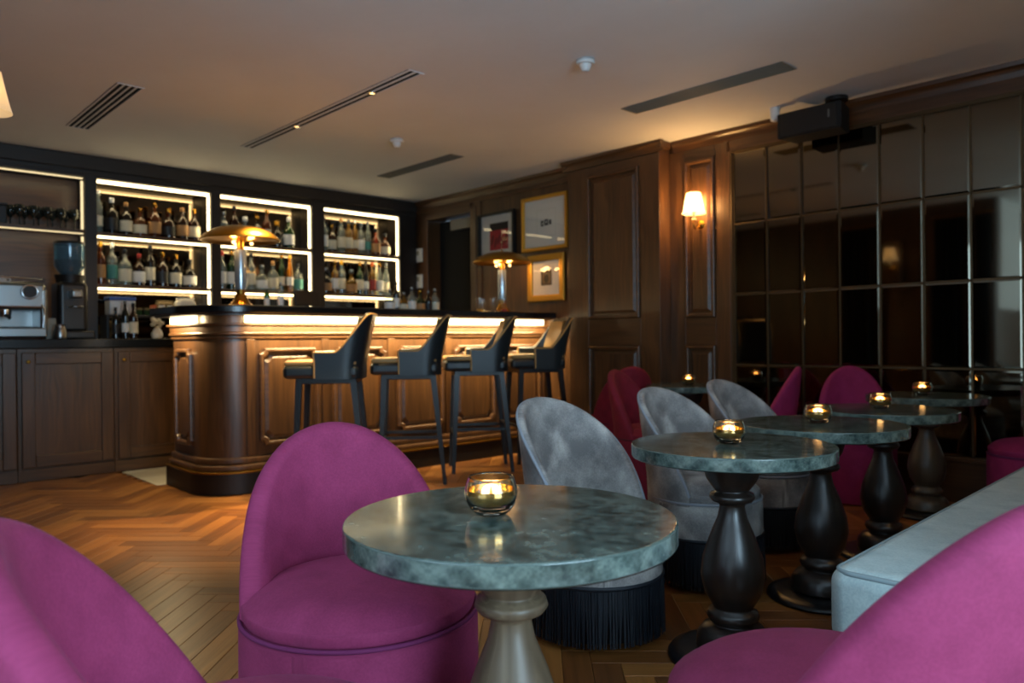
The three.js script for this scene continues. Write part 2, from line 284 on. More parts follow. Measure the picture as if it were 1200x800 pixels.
// raised panel set: moulding ring and bevelled field, local +z is the face
function raised(parent, w, h, ry, x, y, z, mat, sc = 0) {
  part('panel_moulding', turnTo(ringGeo(sc ? scallop : rectShape, w, h, 0.03, 0.03, sc), ry, x, y, z), mat, parent);
  const f = new THREE.ExtrudeGeometry((sc ? scallop : rectShape)(w - 0.09, h - 0.09, sc), { depth: 0.002, bevelEnabled: true, bevelThickness: 0.012, bevelSize: 0.022, bevelOffset: -0.022, bevelSegments: 1, curveSegments: 5 });
  part('panel_field', turnTo(f, ry, x, y, z), mat, parent);
}
const FR = -Math.PI / 2;   // face towards -x
{
  const w = struct('wall_right', null, null, 'walnut panelled wall');
  part('wall_core', bb(XR + 0.005, 0, -5.94, 5.3, CEIL, 0.0), M.walnut, w);
  part('wall_core', bb(XR + 0.005, 0, ZB, 5.3, CEIL, -6.68), M.walnut, w);
  part('wall_core', bb(XR + 0.005, 2.33, -6.68, 5.3, CEIL, -5.94), M.walnut, w);
  // door casing
  for (const z of [-6.72, -5.9]) part('door_casing', bb(XR - 0.02, 0, z - 0.045, XR + 0.005, 2.38, z + 0.045, 'y', 0.006), M.walnut, w);
  part('door_casing', bb(XR - 0.02, 2.33, -6.675, XR + 0.005, 2.42, -5.945, 'z', 0.006), M.walnut, w);
  // fascia and cornice, section by section
  const corn = (x, z0, z1) => {
    const s = new THREE.Shape(); s.moveTo(0, 0); s.lineTo(0.012, 0); s.lineTo(0.016, 0.02); s.quadraticCurveTo(0.02, 0.05, 0.045, 0.06); s.lineTo(0.05, 0.085); s.lineTo(0, 0.085); s.closePath();
    const g = new THREE.ExtrudeGeometry(s, { depth: z1 - z0, bevelEnabled: false, curveSegments: 5 }); g.scale(-1, 1, 1); const ix = g.index ? g.toNonIndexed() : g; // flip winding
    const p = ix.attributes.position.array; for (let i = 0; i < p.length; i += 9) for (let k = 0; k < 3; k++) { const t = p[i + k]; p[i + k] = p[i + 3 + k]; p[i + 3 + k] = t; }
    ix.computeVertexNormals(); ix.translate(x, CEIL - 0.085, z0); return triUV(ix, 'z');
  };
  part('cornice', corn(XR, ZB, -4.46), M.walnut, w); part('cornice', corn(XR, -3.46, 0), M.walnut, w);
  part('fascia', bb(XR - 0.012, 2.39, -2.98, XR + 0.005, 2.465, 0, 'z'), M.walnut, w);
  part('picture_rail', bb(XR - 0.012, 2.42, ZB, XR + 0.005, 2.465, -4.46, 'z', 0.004), M.walnut, w);
  // plain field behind the framed pictures: stiles
  for (const z of [-4.56, -5.84]) part('stile', bb(XR - 0.01, 0, z - 0.05, XR + 0.005, 2.42, z + 0.05, 'y', 0.003), M.walnut, w);
  // sconce bay
  part('stile', bb(XR - 0.012, 0, -3.5, XR + 0.005, 2.465, -3.36, 'y', 0.003), M.walnut, w);
  part('stile', bb(XR - 0.012, 0, -3.09, XR + 0.005, 2.465, -2.965, 'y', 0.003), M.walnut, w);
  part('rail', bb(XR - 0.012, 2.38, -3.36, XR + 0.005, 2.465, -3.09, 'z', 0.003), M.walnut, w);
  part('rail', bb(XR - 0.012, 0.95, -3.36, XR + 0.005, 1.16, -3.09, 'z', 0.003), M.walnut, w);
  part('rail', bb(XR - 0.012, 0, -3.36, XR + 0.005, 0.16, -3.09, 'z', 0.003), M.walnut, w);
  raised(w, 0.265, 1.215, FR, XR, 1.77, -3.225, M.walnut); raised(w, 0.265, 0.785, FR, XR, 0.555, -3.225, M.walnut);
  // base under the mirror
  part('dado_base', bb(XR - 0.02, 0, -2.965, XR + 0.005, 0.26, 0, 'z', 0.004), M.walnut, w);
  part('dado_cap', bb(XR - 0.035, 0.245, -2.965, XR + 0.005, 0.272, 0, 'z', 0.006), M.walnut, w);
  // projecting pier
  const pr = struct('trim_1', null, null, 'projecting panelled pier');
  const px = 4.9, z0 = -4.46, z1 = -3.5;
  part('pier_core', bb(px + 0.012, 0, z0, XR, CEIL, z1), M.walnut, pr);
  for (const [a, b] of [[z0, -4.24], [-3.69, z1]]) part('stile', bb(px, 0, a, px + 0.012, 2.465, b, 'y', 0.003), M.walnut, pr);
  for (const [a, b] of [[2.39, 2.465], [0.95, 1.17], [0, 0.16]]) part('rail', bb(px, a, -4.24, px + 0.012, b, -3.69, 'z', 0.003), M.walnut, pr);
  raised(pr, 0.545, 1.215, FR, px + 0.01, 1.78, -3.965, M.walnut); raised(pr, 0.545, 0.785, FR, px + 0.01, 0.555, -3.965, M.walnut);
  part('cornice', corn(px, z0 - 0.05, z1 + 0.05), M.walnut, pr);
  part('cornice_return', bb(px - 0.03, CEIL - 0.06, z1, XR - 0.045, CEIL, z1 + 0.045, 'x', 0.012), M.walnut, pr);
  part('cornice_return', bb(px - 0.03, CEIL - 0.06, z0 - 0.045, XR - 0.045, CEIL, z0, 'x', 0.012), M.walnut, pr);
}
// dark doorway
{
  const d = struct('door_1', null, null, 'very dark door in a deep doorway');
  part('door_leaf', bb(XR + 0.16, 0.005, -6.675, XR + 0.2, 2.32, -5.945), M.void, d);
  part('door_handle', tube([V(XR + 0.15, 1.0, -6.04), V(XR + 0.12, 1.0, -6.04), V(XR + 0.12, 1.0, -6.14)], 0.008), M.brassDull, d);
}
one('door_plate', bb(XR + 0.1, 2.2, -6.42, XR + 0.13, 2.315, -5.955, 'z', 0.004), M.greyPaint, 'blank grey plate fixed across the top of the dark doorway', 'plate');

// ---- mirror of bevelled antique panels
{
  const m = thing('wall_mirror', 'wall of dark antique mirror panels in a bronze grid', 'mirror', [XR, 0, 0]);
  const cols = [-2.936]; while (cols[cols.length - 1] < -0.2) cols.push(cols[cols.length - 1] + 0.2593);
  const rows = [0.275, 0.803, 1.329, 1.843, 2.37];
  const zE = cols[cols.length - 1];
  part('backing', bb(-0.001, 0.272, -2.965, 0.005, 2.39, zE + 0.02), M.black, m);
  function bev(w, h) {
    const b = 0.012, t = 0.0016, x = w / 2, y = h / 2, P = []; const o = [[-x, -y], [x, -y], [x, y], [-x, y]], i = [[-x + b, -y + b], [x - b, -y + b], [x - b, y - b], [-x + b, y - b]];
    const A = (p, z) => [z, p[1], p[0]]; const q = (a, b2, c, d) => P.push(...a, ...b2, ...c, ...a, ...c, ...d);
    for (let k = 0; k < 4; k++) { const n = (k + 1) % 4; q(A(o[k], 0), A(o[n], 0), A(i[n], -t), A(i[k], -t)); }
    q(A(i[0], -t), A(i[1], -t), A(i[2], -t), A(i[3], -t)); q(A(o[3], 0.002), A(o[2], 0.002), A(o[1], 0.002), A(o[0], 0.002));
    const g = new THREE.BufferGeometry(); g.setAttribute('position', new THREE.Float32BufferAttribute(P, 3)); g.computeVertexNormals(); return triUV(g);
  }
  const G = bev(0.2593 - 0.008, 0.52 - 0.004);
  for (let c = 0; c < cols.length - 1; c++) for (let r = 0; r < 4; r++) {
    const p = part('mirror_panel', G, M.mirror, m); p.position.set(-0.005, (rows[r] + rows[r + 1]) / 2, (cols[c] + cols[c + 1]) / 2);
    p.rotation.y = c < 3 ? rr(-0.05, -0.02) : rr(-0.008, 0.006); p.rotation.z = rr(-0.004, 0.004);
  }
  for (const z of cols) part('glazing_bar', bb(-0.0085, 0.275, z - 0.006, -0.001, 2.37, z + 0.006, 'y'), M.bronze, m);
  for (const y of rows) part('glazing_bar', bb(-0.0085, y - 0.006, -2.94, -0.001, y + 0.006, zE, 'z'), M.bronze, m);
  part('frame', bb(-0.014, 2.372, -2.962, 0, 2.39, zE + 0.02, 'z', 0.003), M.bronze, m);
  part('frame', bb(-0.014, 0.275, -2.962, 0, 2.372, -2.945, 'y', 0.003), M.bronze, m);
}

// ================================================================ BACK BAR
// shelf bays (front plane z = -6.9)
const ZF = -6.9, ZM = ZF - 0.2;
function ledStrip(parent, x0, y0, z0, x1, y1, z1, mat = M.led) { return part('led_strip', bb(x0, y0, z0, x1, y1, z1), mat, parent); }
{
  const bays = [[0.32, 1.70, 'open shelf bay over the coffee machine, lit at its edges', true], [1.79, 2.73, 'backlit bottle shelves beside the coffee grinder'], [2.82, 3.74, 'backlit bottle shelves behind the first brass lamp'], [3.88, 4.80, 'backlit bottle shelves next to the white switch boxes']];
  bays.forEach(([x0, x1, label, left], i) => {
    const g = thing('bar_shelf_unit', label, 'shelf', [0, 0, 0], 0, 'bar shelf bays');
    const px1 = i === 3 ? XR - 0.025 : bays[i + 1][0];
    part('post', bb(x1, 1.045, ZM - 0.09, px1, 2.40, ZF + 0.03, 'y', 0.004), M.dark, g);
    part('header', bb(x0 - (i ? 0 : 0.03), 2.372, ZM - 0.09, x1, 2.40, ZF + 0.03, 'x', 0.004), M.dark, g);
    part('back_mirror', bb(x0, 1.05, ZM - 0.012, x1, 2.37, ZM, 'x'), left ? M.walnut : M.shelfMirror, g);
    for (const y of left ? [1.915] : [1.905, 1.475]) {
      part('shelf', bb(x0, y - 0.0, ZM, x1, y + 0.028, ZF + 0.015, 'x', 0.003), M.walnut, g);
      ledStrip(g, x0 + 0.01, y - (left ? 0.01 : 0.018), ZF - 0.006, x1 - 0.008, y - 0.002, ZF + 0.008, left ? M.ledDim : M.led);
      areaLight('shelf_led', x1 - x0 - 0.02, 0.015, [(x0 + x1) / 2, y - 0.02, ZF - 0.01], [(x0 + x1) / 2, y - 1, ZF - 0.25], LEDC, left ? L_LED * 0.3 : L_LED);
    }
    ledStrip(g, x0 + 0.01, left ? 2.356 : 2.342, ZF - 0.006, x1 - 0.008, 2.366, ZF + 0.008, left ? M.ledDim : M.led);
    areaLight('shelf_led', x1 - x0 - 0.02, 0.02, [(x0 + x1) / 2, 2.338, ZF - 0.01], [(x0 + x1) / 2, 1, ZF - 0.3], LEDC, left ? L_LED * 0.3 : L_LED);
    for (const [a, b] of [[1.1, 1.885], [1.945, 2.34]]) ledStrip(g, x1 - 0.022, a, ZF - 0.006, x1 - 0.006, b, ZF + 0.008, left ? M.ledDim : M.led);
    areaLight('shelf_led', 0.02, 1.2, [x1 - 0.03, 1.72, ZF], [x0, 1.72, ZF - 0.15], LEDC, left ? L_LED * 0.25 : L_LED * 0.8);
  });
  struct('trim_2', [bb(XL, 2.40, ZB, XR - 0.02, CEIL - 0.002, ZF + 0.03, 'x'), bb(XL, 2.43, ZF + 0.03, XR - 0.06, CEIL - 0.002, ZF + 0.06, 'x', 0.01)], M.dark, 'dark fascia over the bar shelves');
}
// cabinets under the back counter: front z = -6.42
{
  const xs = [0.30, 0.72, 1.14, 1.785, 2.41, 3.04, 3.67, 4.30, 4.93];
  for (let i = 0; i < 8; i++) {
    const x0 = xs[i] + 0.002, x1 = xs[i + 1] - 0.002, zf = -6.44;
    const names = ['narrow walnut cabinet at the far end under the coffee machine', 'narrow walnut cabinet under the espresso machine', 'wide walnut cabinet door under the coffee grinder', 'walnut cabinet with brass knob beside the pale marble tiles'];
    const c = thing('base_cabinet', names[i] || 'walnut cabinet under the back counter, hidden behind the bar', 'cabinet', [0, 0, 0], 0, i > 3 ? 'cabinets behind the bar' : undefined);
    part('body', bb(x0, 0.09, -7.1, x1, 0.975, zf, 'y', 0.003), M.walnut, c);
    part('toe_kick', bb(x0, 0.004, -7.1, x1, 0.09, zf + 0.005, 'x'), M.walnut, c);
    const d = new THREE.Group(); d.name = 'door'; c.add(d); const w = x1 - x0 - 0.03, h = 0.84, cx = (x0 + x1) / 2 + 0.008, cy = 0.525, z = zf + 0.002;
    const t = 0.085;
    part('stile', bb(cx - w / 2, cy - h / 2, z, cx - w / 2 + t, cy + h / 2, z + 0.026, 'y', 0.006), M.walnut, d);
    part('stile', bb(cx + w / 2 - t, cy - h / 2, z, cx + w / 2, cy + h / 2, z + 0.026, 'y', 0.006), M.walnut, d);
    part('rail', bb(cx - w / 2 + t, cy + h / 2 - t, z, cx + w / 2 - t, cy + h / 2, z + 0.025, 'x', 0.006), M.walnut, d);
    part('rail', bb(cx - w / 2 + t, cy - h / 2, z, cx + w / 2 - t, cy - h / 2 + t, z + 0.025, 'x', 0.006), M.walnut, d);
    part('panel', bb(cx - w / 2 + t, cy - h / 2 + t, z, cx + w / 2 - t, cy + h / 2 - t, z + 0.003, 'y'), M.walnut, d);
    part('knob', sLathe([[0.0005, 0.028], [0.012, 0.026], [0.014, 0.018], [0.006, 0.01], [0.007, 0]], 14, 16).rotateX(Math.PI / 2).translate(cx - w / 2 + 0.04, 0.88, z + 0.025), M.brassDull, d);
  }
}
one('back_counter', bb(0.30, 0.977, -7.19, 5.02, 1.045, -6.4, 'x', 0.006), M.counter, 'long dark stone counter under the bottle shelves', 'counter');

// ================================================================ FRONT BAR
const BAR = { xs: 1.94, zf: -4.9, zb: -5.58, xe: 5.03, r: 0.24 };
function planShape(o, cut = 0) {   // in shape space: x = world x, y = -world z
  const s = new THREE.Shape(), r = BAR.r + o, xl = BAR.xs - o, yf = -BAR.zf - o, yb = -BAR.zb;
  s.moveTo(xl, yb); s.lineTo(xl, yf + r); s.absarc(xl + r, yf + r, r, Math.PI, Math.PI * 1.5, false); s.lineTo(BAR.xe, yf); s.lineTo(BAR.xe, yb + (cut ? 0 : 0)); s.closePath(); return s;
}
function planGeo(o, y0, y1, bev = 0, extraBack = 0) {
  const g = new THREE.ExtrudeGeometry(planShape(o), { depth: y1 - y0 - 2 * bev, bevelEnabled: bev > 0, bevelThickness: bev, bevelSize: bev, bevelOffset: -bev, bevelSegments: 2, curveSegments: 20 });
  g.rotateX(-Math.PI / 2).translate(0, y0 + bev, 0); return triUV(g, 'y');
}
{
  const b = thing('bar_counter', 'panelled walnut bar with rounded corner and dark top', 'bar');
  part('plinth', planGeo(0.06, 0.003, 0.14, 0.004), M.black, b);
  part('brass_trim', planGeo(0.066, 0.1405, 0.152, 0.003), M.brassDull, b);
  part('base_moulding', planGeo(0.045, 0.1525, 0.192, 0.012), M.walnut, b);
  part('base_moulding', planGeo(0.022, 0.1925, 0.24, 0.014), M.walnut, b);
  part('body', planGeo(0, 0.2405, 1.185, 0), M.walnut, b);
  part('neck_moulding', planGeo(0.018, 1.03, 1.055, 0.008), M.walnut, b);
  part('neck_moulding', planGeo(0.034, 1.056, 1.075, 0.006), M.walnut, b);
  part('frieze', planGeo(0.026, 1.0755, 1.118, 0.002), M.walnut, b);
  part('frieze_cap', planGeo(0.05, 1.1185, 1.135, 0.005), M.walnut, b);
  part('worktop', planGeo(0.16, 1.195, 1.25, 0.01), M.counter, b);
  part('worktop_bed', planGeo(0.13, 1.1855, 1.1945, 0), M.satinBlack, b);
  // LED tape in the recess under the top: front and side runs
  ledStrip(b, 2.16, 1.138, BAR.zf + 0.004, 5.0, 1.184, BAR.zf + 0.03, M.barLed);
  ledStrip(b, BAR.xs - 0.03, 1.138, -5.56, BAR.xs - 0.004, 1.184, -5.12, M.barLed);
  // front panels: frame and scalloped raised fields
  const x0 = 2.2, x1 = 5.02, n = 5, pw = (x1 - x0) / n;
  for (let i = 0; i < n; i++) raised(b, pw - 0.11, 0.66, 0, x0 + pw * (i + 0.5), 0.635, BAR.zf, M.walnut, 0.035);
  for (let i = 0; i <= n; i++) part('pilaster', bb(x0 + pw * i - 0.03, 0.245, BAR.zf, x0 + pw * i + (i === n ? 0.005 : 0.03), 1.028, BAR.zf + 0.01, 'y', 0.003), M.walnut, b);
  raised(b, 0.3, 0.66, FR, BAR.xs, 0.635, -5.36, M.walnut, 0.035);
}
areaLight('bar_led', 2.8, 0.03, [3.58, 1.165, BAR.zf + 0.15], [3.58, 0.9, BAR.zf], LEDC, L_BARLED);
areaLight('bar_led', 0.42, 0.03, [BAR.xs - 0.15, 1.165, -5.34], [BAR.xs, 0.9, -5.34], LEDC, L_BARLED);

// ---- bar stools
function makeStool() {
  const s = thing('bar_stool', '', 'stool', [0, 0, 0], 0, 'bar stools in front of the bar');
  // local +z forward
  part('seat', [soft(0.42, 0.085, 0.47, 0.03, 0, 0.8125, 0.06)], M.leather, s);
  part('seat_pad', soft(0.4, 0.036, 0.45, 0.017, 0, 0.868, 0.062), M.tanLeather, s).userData.label = 'tan seat pad';
  // wrap-around shell
  const pts = [], N = 44, hw = 0.225, zf = 0.1, zr = -0.2, R = 0.13;
  const path = new THREE.Path(); path.moveTo(-hw, zf); path.lineTo(-hw, zr + R); path.absarc(-hw + R, zr + R, R, Math.PI, Math.PI * 1.5, false); path.lineTo(hw - R, zr); path.absarc(hw - R, zr + R, R, -Math.PI / 2, 0, false); path.lineTo(hw, zf);
  const sp = path.getSpacedPoints(N);
  const top = z => 0.945 + 0.245 * sstep(-0.02, -0.185, z);
  const P = [], ix = [], rings = 7, inner = [], rim = [];
  const push = (x, y, z) => P.push(x, y, z);
  for (let i = 0; i <= N; i++) {
    const p = sp[i], q = sp[Math.min(N, i + 1)], o = sp[Math.max(0, i - 1)]; const tx = q.x - o.x, tz = q.y - o.y, l = Math.hypot(tx, tz); let nx = tz / l, nz = -tx / l; // outward
    if (nx * p.x + nz * (p.y + 0.02) < 0) { nx = -nx; nz = -nz; }
    const h = top(p.y), lean = y => -0.07 * sstep(0.88, 1.2, y) ;
    const t = 0.035, at = (off, y) => push(p.x + nx * off, y, p.y + nz * off + lean(y));
    at(0, 0.765); at(0, 0.86); at(0, mix(0.86, h, 0.6)); at(0, h - 0.012); at(-t / 2, h); at(-t, h - 0.012); at(-t, mix(0.86, h, 0.6)); at(-t, 0.86); at(-t, 0.765);
    rim.push(V(p.x + nx * 0.002, h - 0.01, p.y + nz * 0.002 + lean(h))); 
  }
  const C = 9; for (let i = 0; i < N; i++) for (let j = 0; j < C; j++) { const a = i * C + j, b = i * C + (j + 1) % C, c = a + C, d = b + C; ix.push(a, b, c, b, d, c); }
  for (const i of [0, N]) for (let j = 1; j < C - 1; j++) i ? ix.push(i * C, i * C + j, i * C + j + 1) : ix.push(0, j + 1, j);
  const g = new THREE.BufferGeometry(); g.setAttribute('position', new THREE.Float32BufferAttribute(P, 3)); g.setIndex(ix);
  const gc = toCreasedNormals(g, 0.9); triUV(gc); part('backrest', gc, M.leather, s);
  const a = rim[0].clone(), e = rim[N].clone();
  part('piping', tube([V(a.x, 0.775, a.z + 0.004), V(a.x, 0.86, a.z + 0.004), V(a.x, 0.935, a.z + 0.003), ...rim.filter((_, i) => i > 0 && i < N), V(e.x, 0.935, e.z + 0.003), V(e.x, 0.86, e.z + 0.004), V(e.x, 0.775, e.z + 0.004)], 0.006, 160, 6), M.tanPipe, s);
  // inside back pad
  const pad = []; { const Pp = [], I = [], nu = 16, nv = 8; for (let v = 0; v <= nv; v++) for (let u = 0; u <= nu; u++) { const x = mix(-0.165, 0.165, u / nu), y = mix(0.875, 1.16, v / nv), bulge = 0.02 * (1 - Math.pow(2 * u / nu - 1, 4)) * (1 - Math.pow(2 * v / nv - 1, 4)); Pp.push(x * (1 - 0.12 * sstep(0.5, 1, v / nv)), y, -0.166 - 0.07 * sstep(0.88, 1.2, y) + bulge + 0.06 * Math.pow(Math.abs(x) / 0.165, 3)); }
    for (let v = 0; v < nv; v++) for (let u = 0; u < nu; u++) { const A = v * (nu + 1) + u; I.push(A, A + 1, A + nu + 1, A + 1, A + nu + 2, A + nu + 1); }
    const gg = new THREE.BufferGeometry(); gg.setAttribute('position', new THREE.Float32BufferAttribute(Pp, 3)); gg.setIndex(I); gg.computeVertexNormals(); triUV(gg); part('back_pad', gg, M.tanLeather, s).userData.label = 'tan inner back pad'; }
  part('seat_rail', bx(0.36, 0.04, 0.38, 0, 0.755, 0.03, 'x', 0.005), M.stoolLeg, s);
  const legT = [[-0.16, 0.2], [0.16, 0.2], [-0.16, -0.14], [0.16, -0.14]], legB = [[-0.19, 0.235], [0.19, 0.235], [-0.19, -0.215], [0.19, -0.215]];
  const at = (i, y) => { const t = 1 - y / 0.75; return V(mix(legT[i][0], legB[i][0], t), y, mix(legT[i][1], legB[i][1], t)); };
  for (let i = 0; i < 4; i++) {
    const g2 = new THREE.CylinderGeometry(0.029, 0.018, 0.75, 4, 1).rotateY(Math.PI / 4).translate(0, 0.375, 0); const p = g2.attributes.position, T = legT[i], B = legB[i];
    for (let k = 0; k < p.count; k++) { const t = 1 - p.getY(k) / 0.75; p.setX(k, p.getX(k) + mix(T[0], B[0], t)); p.setZ(k, p.getZ(k) + mix(T[1], B[1], t)); }
    part('leg', triUV(toCreasedNormals(g2, 0.4)), M.stoolLeg, s);
  }
  for (const [i, j, y] of [[0, 1, 0.3], [2, 3, 0.36], [0, 2, 0.33], [1, 3, 0.33]]) part('footrest', bar(at(i, y), at(j, y), 0.018, 0.022), M.stoolLeg, s);
  return s;
}
{
  const st = makeStool(), spots = [[2.56, -4.42, -52, 'dark leather bar stool beside the rounded bar corner'], [3.21, -4.44, -53, 'dark leather bar stool second from the rounded bar corner'], [3.87, -4.46, -55, 'dark leather bar stool third from the rounded bar corner'], [4.50, -4.46, -64, 'dark leather bar stool closest to the panelled pier']];
  spots.forEach(([x, z, h, lab], i) => { const t = Math.PI - THREE.MathUtils.degToRad(h); if (!i) { st.position.set(x, 0, z); st.rotation.y = t; st.userData.label = lab; } else dup(st, [x, 0, z], t, lab); });
}

// ================================================================ LOUNGE CHAIRS, TABLES, BANQUETTE
function shellGeo(y0, ht = 0.805, T = 0.058, wrap = 92, pw = 0.98) {
  const N = 56, K = 22, P = [], ix = [], rim = [], seam = []; const A = THREE.MathUtils.degToRad(wrap);
  for (let i = 0; i <= N; i++) {
    const f = (i / N * 2 - 1) * A, c = Math.cos(f * (Math.PI / 2) / THREE.MathUtils.degToRad(wrap + 4));
    const H = 0.31 + (ht - 0.31) * Math.pow(Math.max(c, 0), pw);
    const prof = [];
    const out = y => 0.005 + 0.055 * sstep(0.35, 0.85, y) * (0.35 + 0.65 * Math.pow(Math.max(Math.cos(f * 0.8), 0), 1.5));
    const rimR = T / 2;
    for (let k = 0; k <= 7; k++) prof.push([0, mix(y0, H - rimR, k / 7)]);
    for (let k = 1; k < 6; k++) { const a = k / 6 * Math.PI; prof.push([-rimR + rimR * Math.cos(a), H - rimR + rimR * Math.sin(a)]); }
    for (let k = 0; k <= 7; k++) prof.push([-T - 0.012 * Math.sin(k / 7 * Math.PI), mix(H - rimR, Math.min(0.36, H - 0.06), k / 7)]);
    const K2 = prof.length; const sx = Math.sin(f), cz = -Math.cos(f);
    for (const [o, y] of prof) { const r = 0.268 + o + out(y); P.push(sx * r * 0.97, y, cz * r - 0.0); }
    const ro = 0.268 + out(H) - 0.004; rim.push(V(sx * ro * 0.97, H - rimR * 0.55, cz * ro));
    const so = 0.268 + out(H - 0.075) + 0.001; seam.push(V(sx * so * 0.97, Math.max(H - 0.06 - 0.07 * Math.abs(f), 0.3), cz * so));
  }
  const K2 = P.length / 3 / (N + 1);
  for (let i = 0; i < N; i++) for (let j = 0; j < K2; j++) { const a = i * K2 + j, b = i * K2 + (j + 1) % K2; ix.push(a, a + K2, b, b, a + K2, b + K2); }
  for (const i of [0, N]) for (let j = 1; j < K2 - 1; j++) i ? ix.push(i * K2, i * K2 + j + 1, i * K2 + j) : ix.push(0, j, j + 1);
  const g = new THREE.BufferGeometry(); g.setAttribute('position', new THREE.Float32BufferAttribute(P, 3)); g.setIndex(ix);
  // smooth body, crisp ends, uv around the shell
  const gc = toCreasedNormals(g, 1.0); const p = gc.attributes.position, uv = new Float32Array(p.count * 2);
  for (let i = 0; i < p.count; i++) { uv[2 * i] = Math.atan2(p.getX(i), -p.getZ(i)) * 0.27; uv[2 * i + 1] = p.getY(i); }
  gc.setAttribute('uv', new THREE.BufferAttribute(uv, 2));
  return { g: gc, rim, seam };
}
const seatProfile = (y0, y1, r) => [[0.001, y1], [r * 0.5, y1 - 0.006], [r * 0.82, y1 - 0.024], [r * 0.97, y1 - 0.05], [r, (y0 + y1) / 2 - 0.012], [r * 0.985, y0 + 0.008], [r * 0.95, y0], [0.001, y0]];
function discUV(g) { return triUV(g); }
function makeChair(kind, label, mat, pipe, sc, ht) {
  const c = thing(kind === 'fringe' ? 'fringed_chair' : 'lounge_chair', label, 'chair', [0, 0, 0], 0);
  const sh = shellGeo(kind === 'fringe' ? 0.215 : 0.03, ht, kind === 'fringe' ? 0.034 : 0.056, kind === 'fringe' ? 106 : 92, kind === 'fringe' ? 0.62 : 0.98); c.scale.set(sc, 1, sc);
  part('backrest', sh.g, mat, c);
  if (kind === 'fringe') {
    part('seat', discUV(sLathe(seatProfile(0.355, 0.445, 0.255), 40, 40)), mat, c);
    part('seat_band', discUV(lathe([[0.001, 0.21], [0.262, 0.21], [0.268, 0.22], [0.266, 0.345], [0.255, 0.358], [0.001, 0.358]], 40)), mat, c);
    const ring = []; for (let i = 0; i < 48; i++) { const a = i / 48 * Math.PI * 2; ring.push(V(Math.cos(a) * 0.262, 0.357, Math.sin(a) * 0.262)); }
    part('piping', tube(ring, 0.006, 96, 6, true), pipe, c);
    part('rim_piping', tube(sh.rim, 0.007, 90, 6), pipe, c).userData.label = 'pale piping along the rim';
    const core = lathe([[0.001, 0.03], [0.235, 0.03], [0.25, 0.21], [0.001, 0.21]], 32); part('under_skirt', core, M.fringe, c);
    const st = []; const q = new THREE.BoxGeometry(0.0042, 0.185, 0.004, 1, 2, 1);
    for (let i = 0; i < 300; i++) { const a = i / 300 * Math.PI * 2, s = q.clone(); s.translate(0, -0.0925, 0).rotateX(rr(-0.05, 0.03)).rotateZ(rr(-0.04, 0.04)).translate(0, 0.212, 0.266 + rr(-0.004, 0.004)).rotateY(a); st.push(s); }
    const fr = part('fringe', st, M.fringe, c); fr.userData.kind = 'stuff'; fr.userData.label = 'navy black cord fringe';
    part('fringe_heading', new THREE.TorusGeometry(0.267, 0.008, 6, 64).rotateX(Math.PI / 2).translate(0, 0.214, 0), M.fringe, c);
  } else {
    part('seat', discUV(sLathe(seatProfile(0.365, 0.455, 0.262), 40, 40)), mat, c);
    part('base', discUV(lathe([[0.001, 0.004], [0.255, 0.004], [0.262, 0.015], [0.269, 0.2], [0.268, 0.355], [0.26, 0.368], [0.001, 0.368]], 48)), mat, c);
    const ring = []; for (let i = 0; i < 48; i++) { const a = i / 48 * Math.PI * 2; ring.push(V(Math.cos(a) * 0.2655, 0.368, Math.sin(a) * 0.2655)); }
    part('piping', tube(ring, 0.0055, 96, 6, true), pipe, c);
  }
  return c;
}
const face = (dx, dz) => Math.atan2(dx, dz);
{
  const pu = makeChair('plain', 'purple wool lounge chair pulled up to the pale-legged table', M.purple, M.purplePipe, 1.04, 0.78);
  pu.position.set(0.975, 0, -1.57); pu.rotation.y = face(-0.3, 0.95);
  dup(pu, [0.45, 0, -1.05], face(0.94, 0.34), 'purple wool lounge chair in side view on the open floor side');
  dup(pu, [1.25, 0, -0.55], face(0.17, -0.985), 'purple wool lounge chair in front of the end of the banquette');
  const gv = makeChair('fringe', 'grey velvet chair with black fringe behind the pale-legged table', M.velvet, M.velvetPipe, 0.86, 0.79);
  gv.position.set(1.985, 0, -1.70); gv.rotation.y = face(0.02, 1); gv.userData.group = 'grey velvet chairs';
  dup(gv, [2.72, 0, -1.73], face(0.02, 1), 'grey velvet fringed chair behind the dark table with the black pedestal');
  dup(gv, [3.43, 0, -1.84], face(0.02, 1), 'grey velvet fringed chair farthest along the row of tables');
  const rd = makeChair('plain', 'dark red lounge chair beside the table under the wall lamp', M.red, M.redPipe, 0.9, 0.8);
  rd.position.set(4.0, 0, -2.93); rd.rotation.y = face(0.2, 1);
  dup(rd, [4.61, 0, -3.68], face(0.5, -0.87), 'dark red lounge chair close to the panelled pier');
  const mg = makeChair('plain', 'magenta lounge chair standing against the antique mirror wall', M.magenta, M.purplePipe, 0.84, 0.815);
  mg.position.set(4.73, 0, -1.93); mg.rotation.y = face(-0.85, 0.5);
  dup(mg, [4.74, 0, -1.0], face(-0.6, -0.8), 'magenta lounge chair between the banquette end and the mirror wall');
  dup(mg, [4.57, 0, -2.50], face(-0.4, -0.92), 'magenta lounge chair turned side-on between the two mirror-side tables');
}
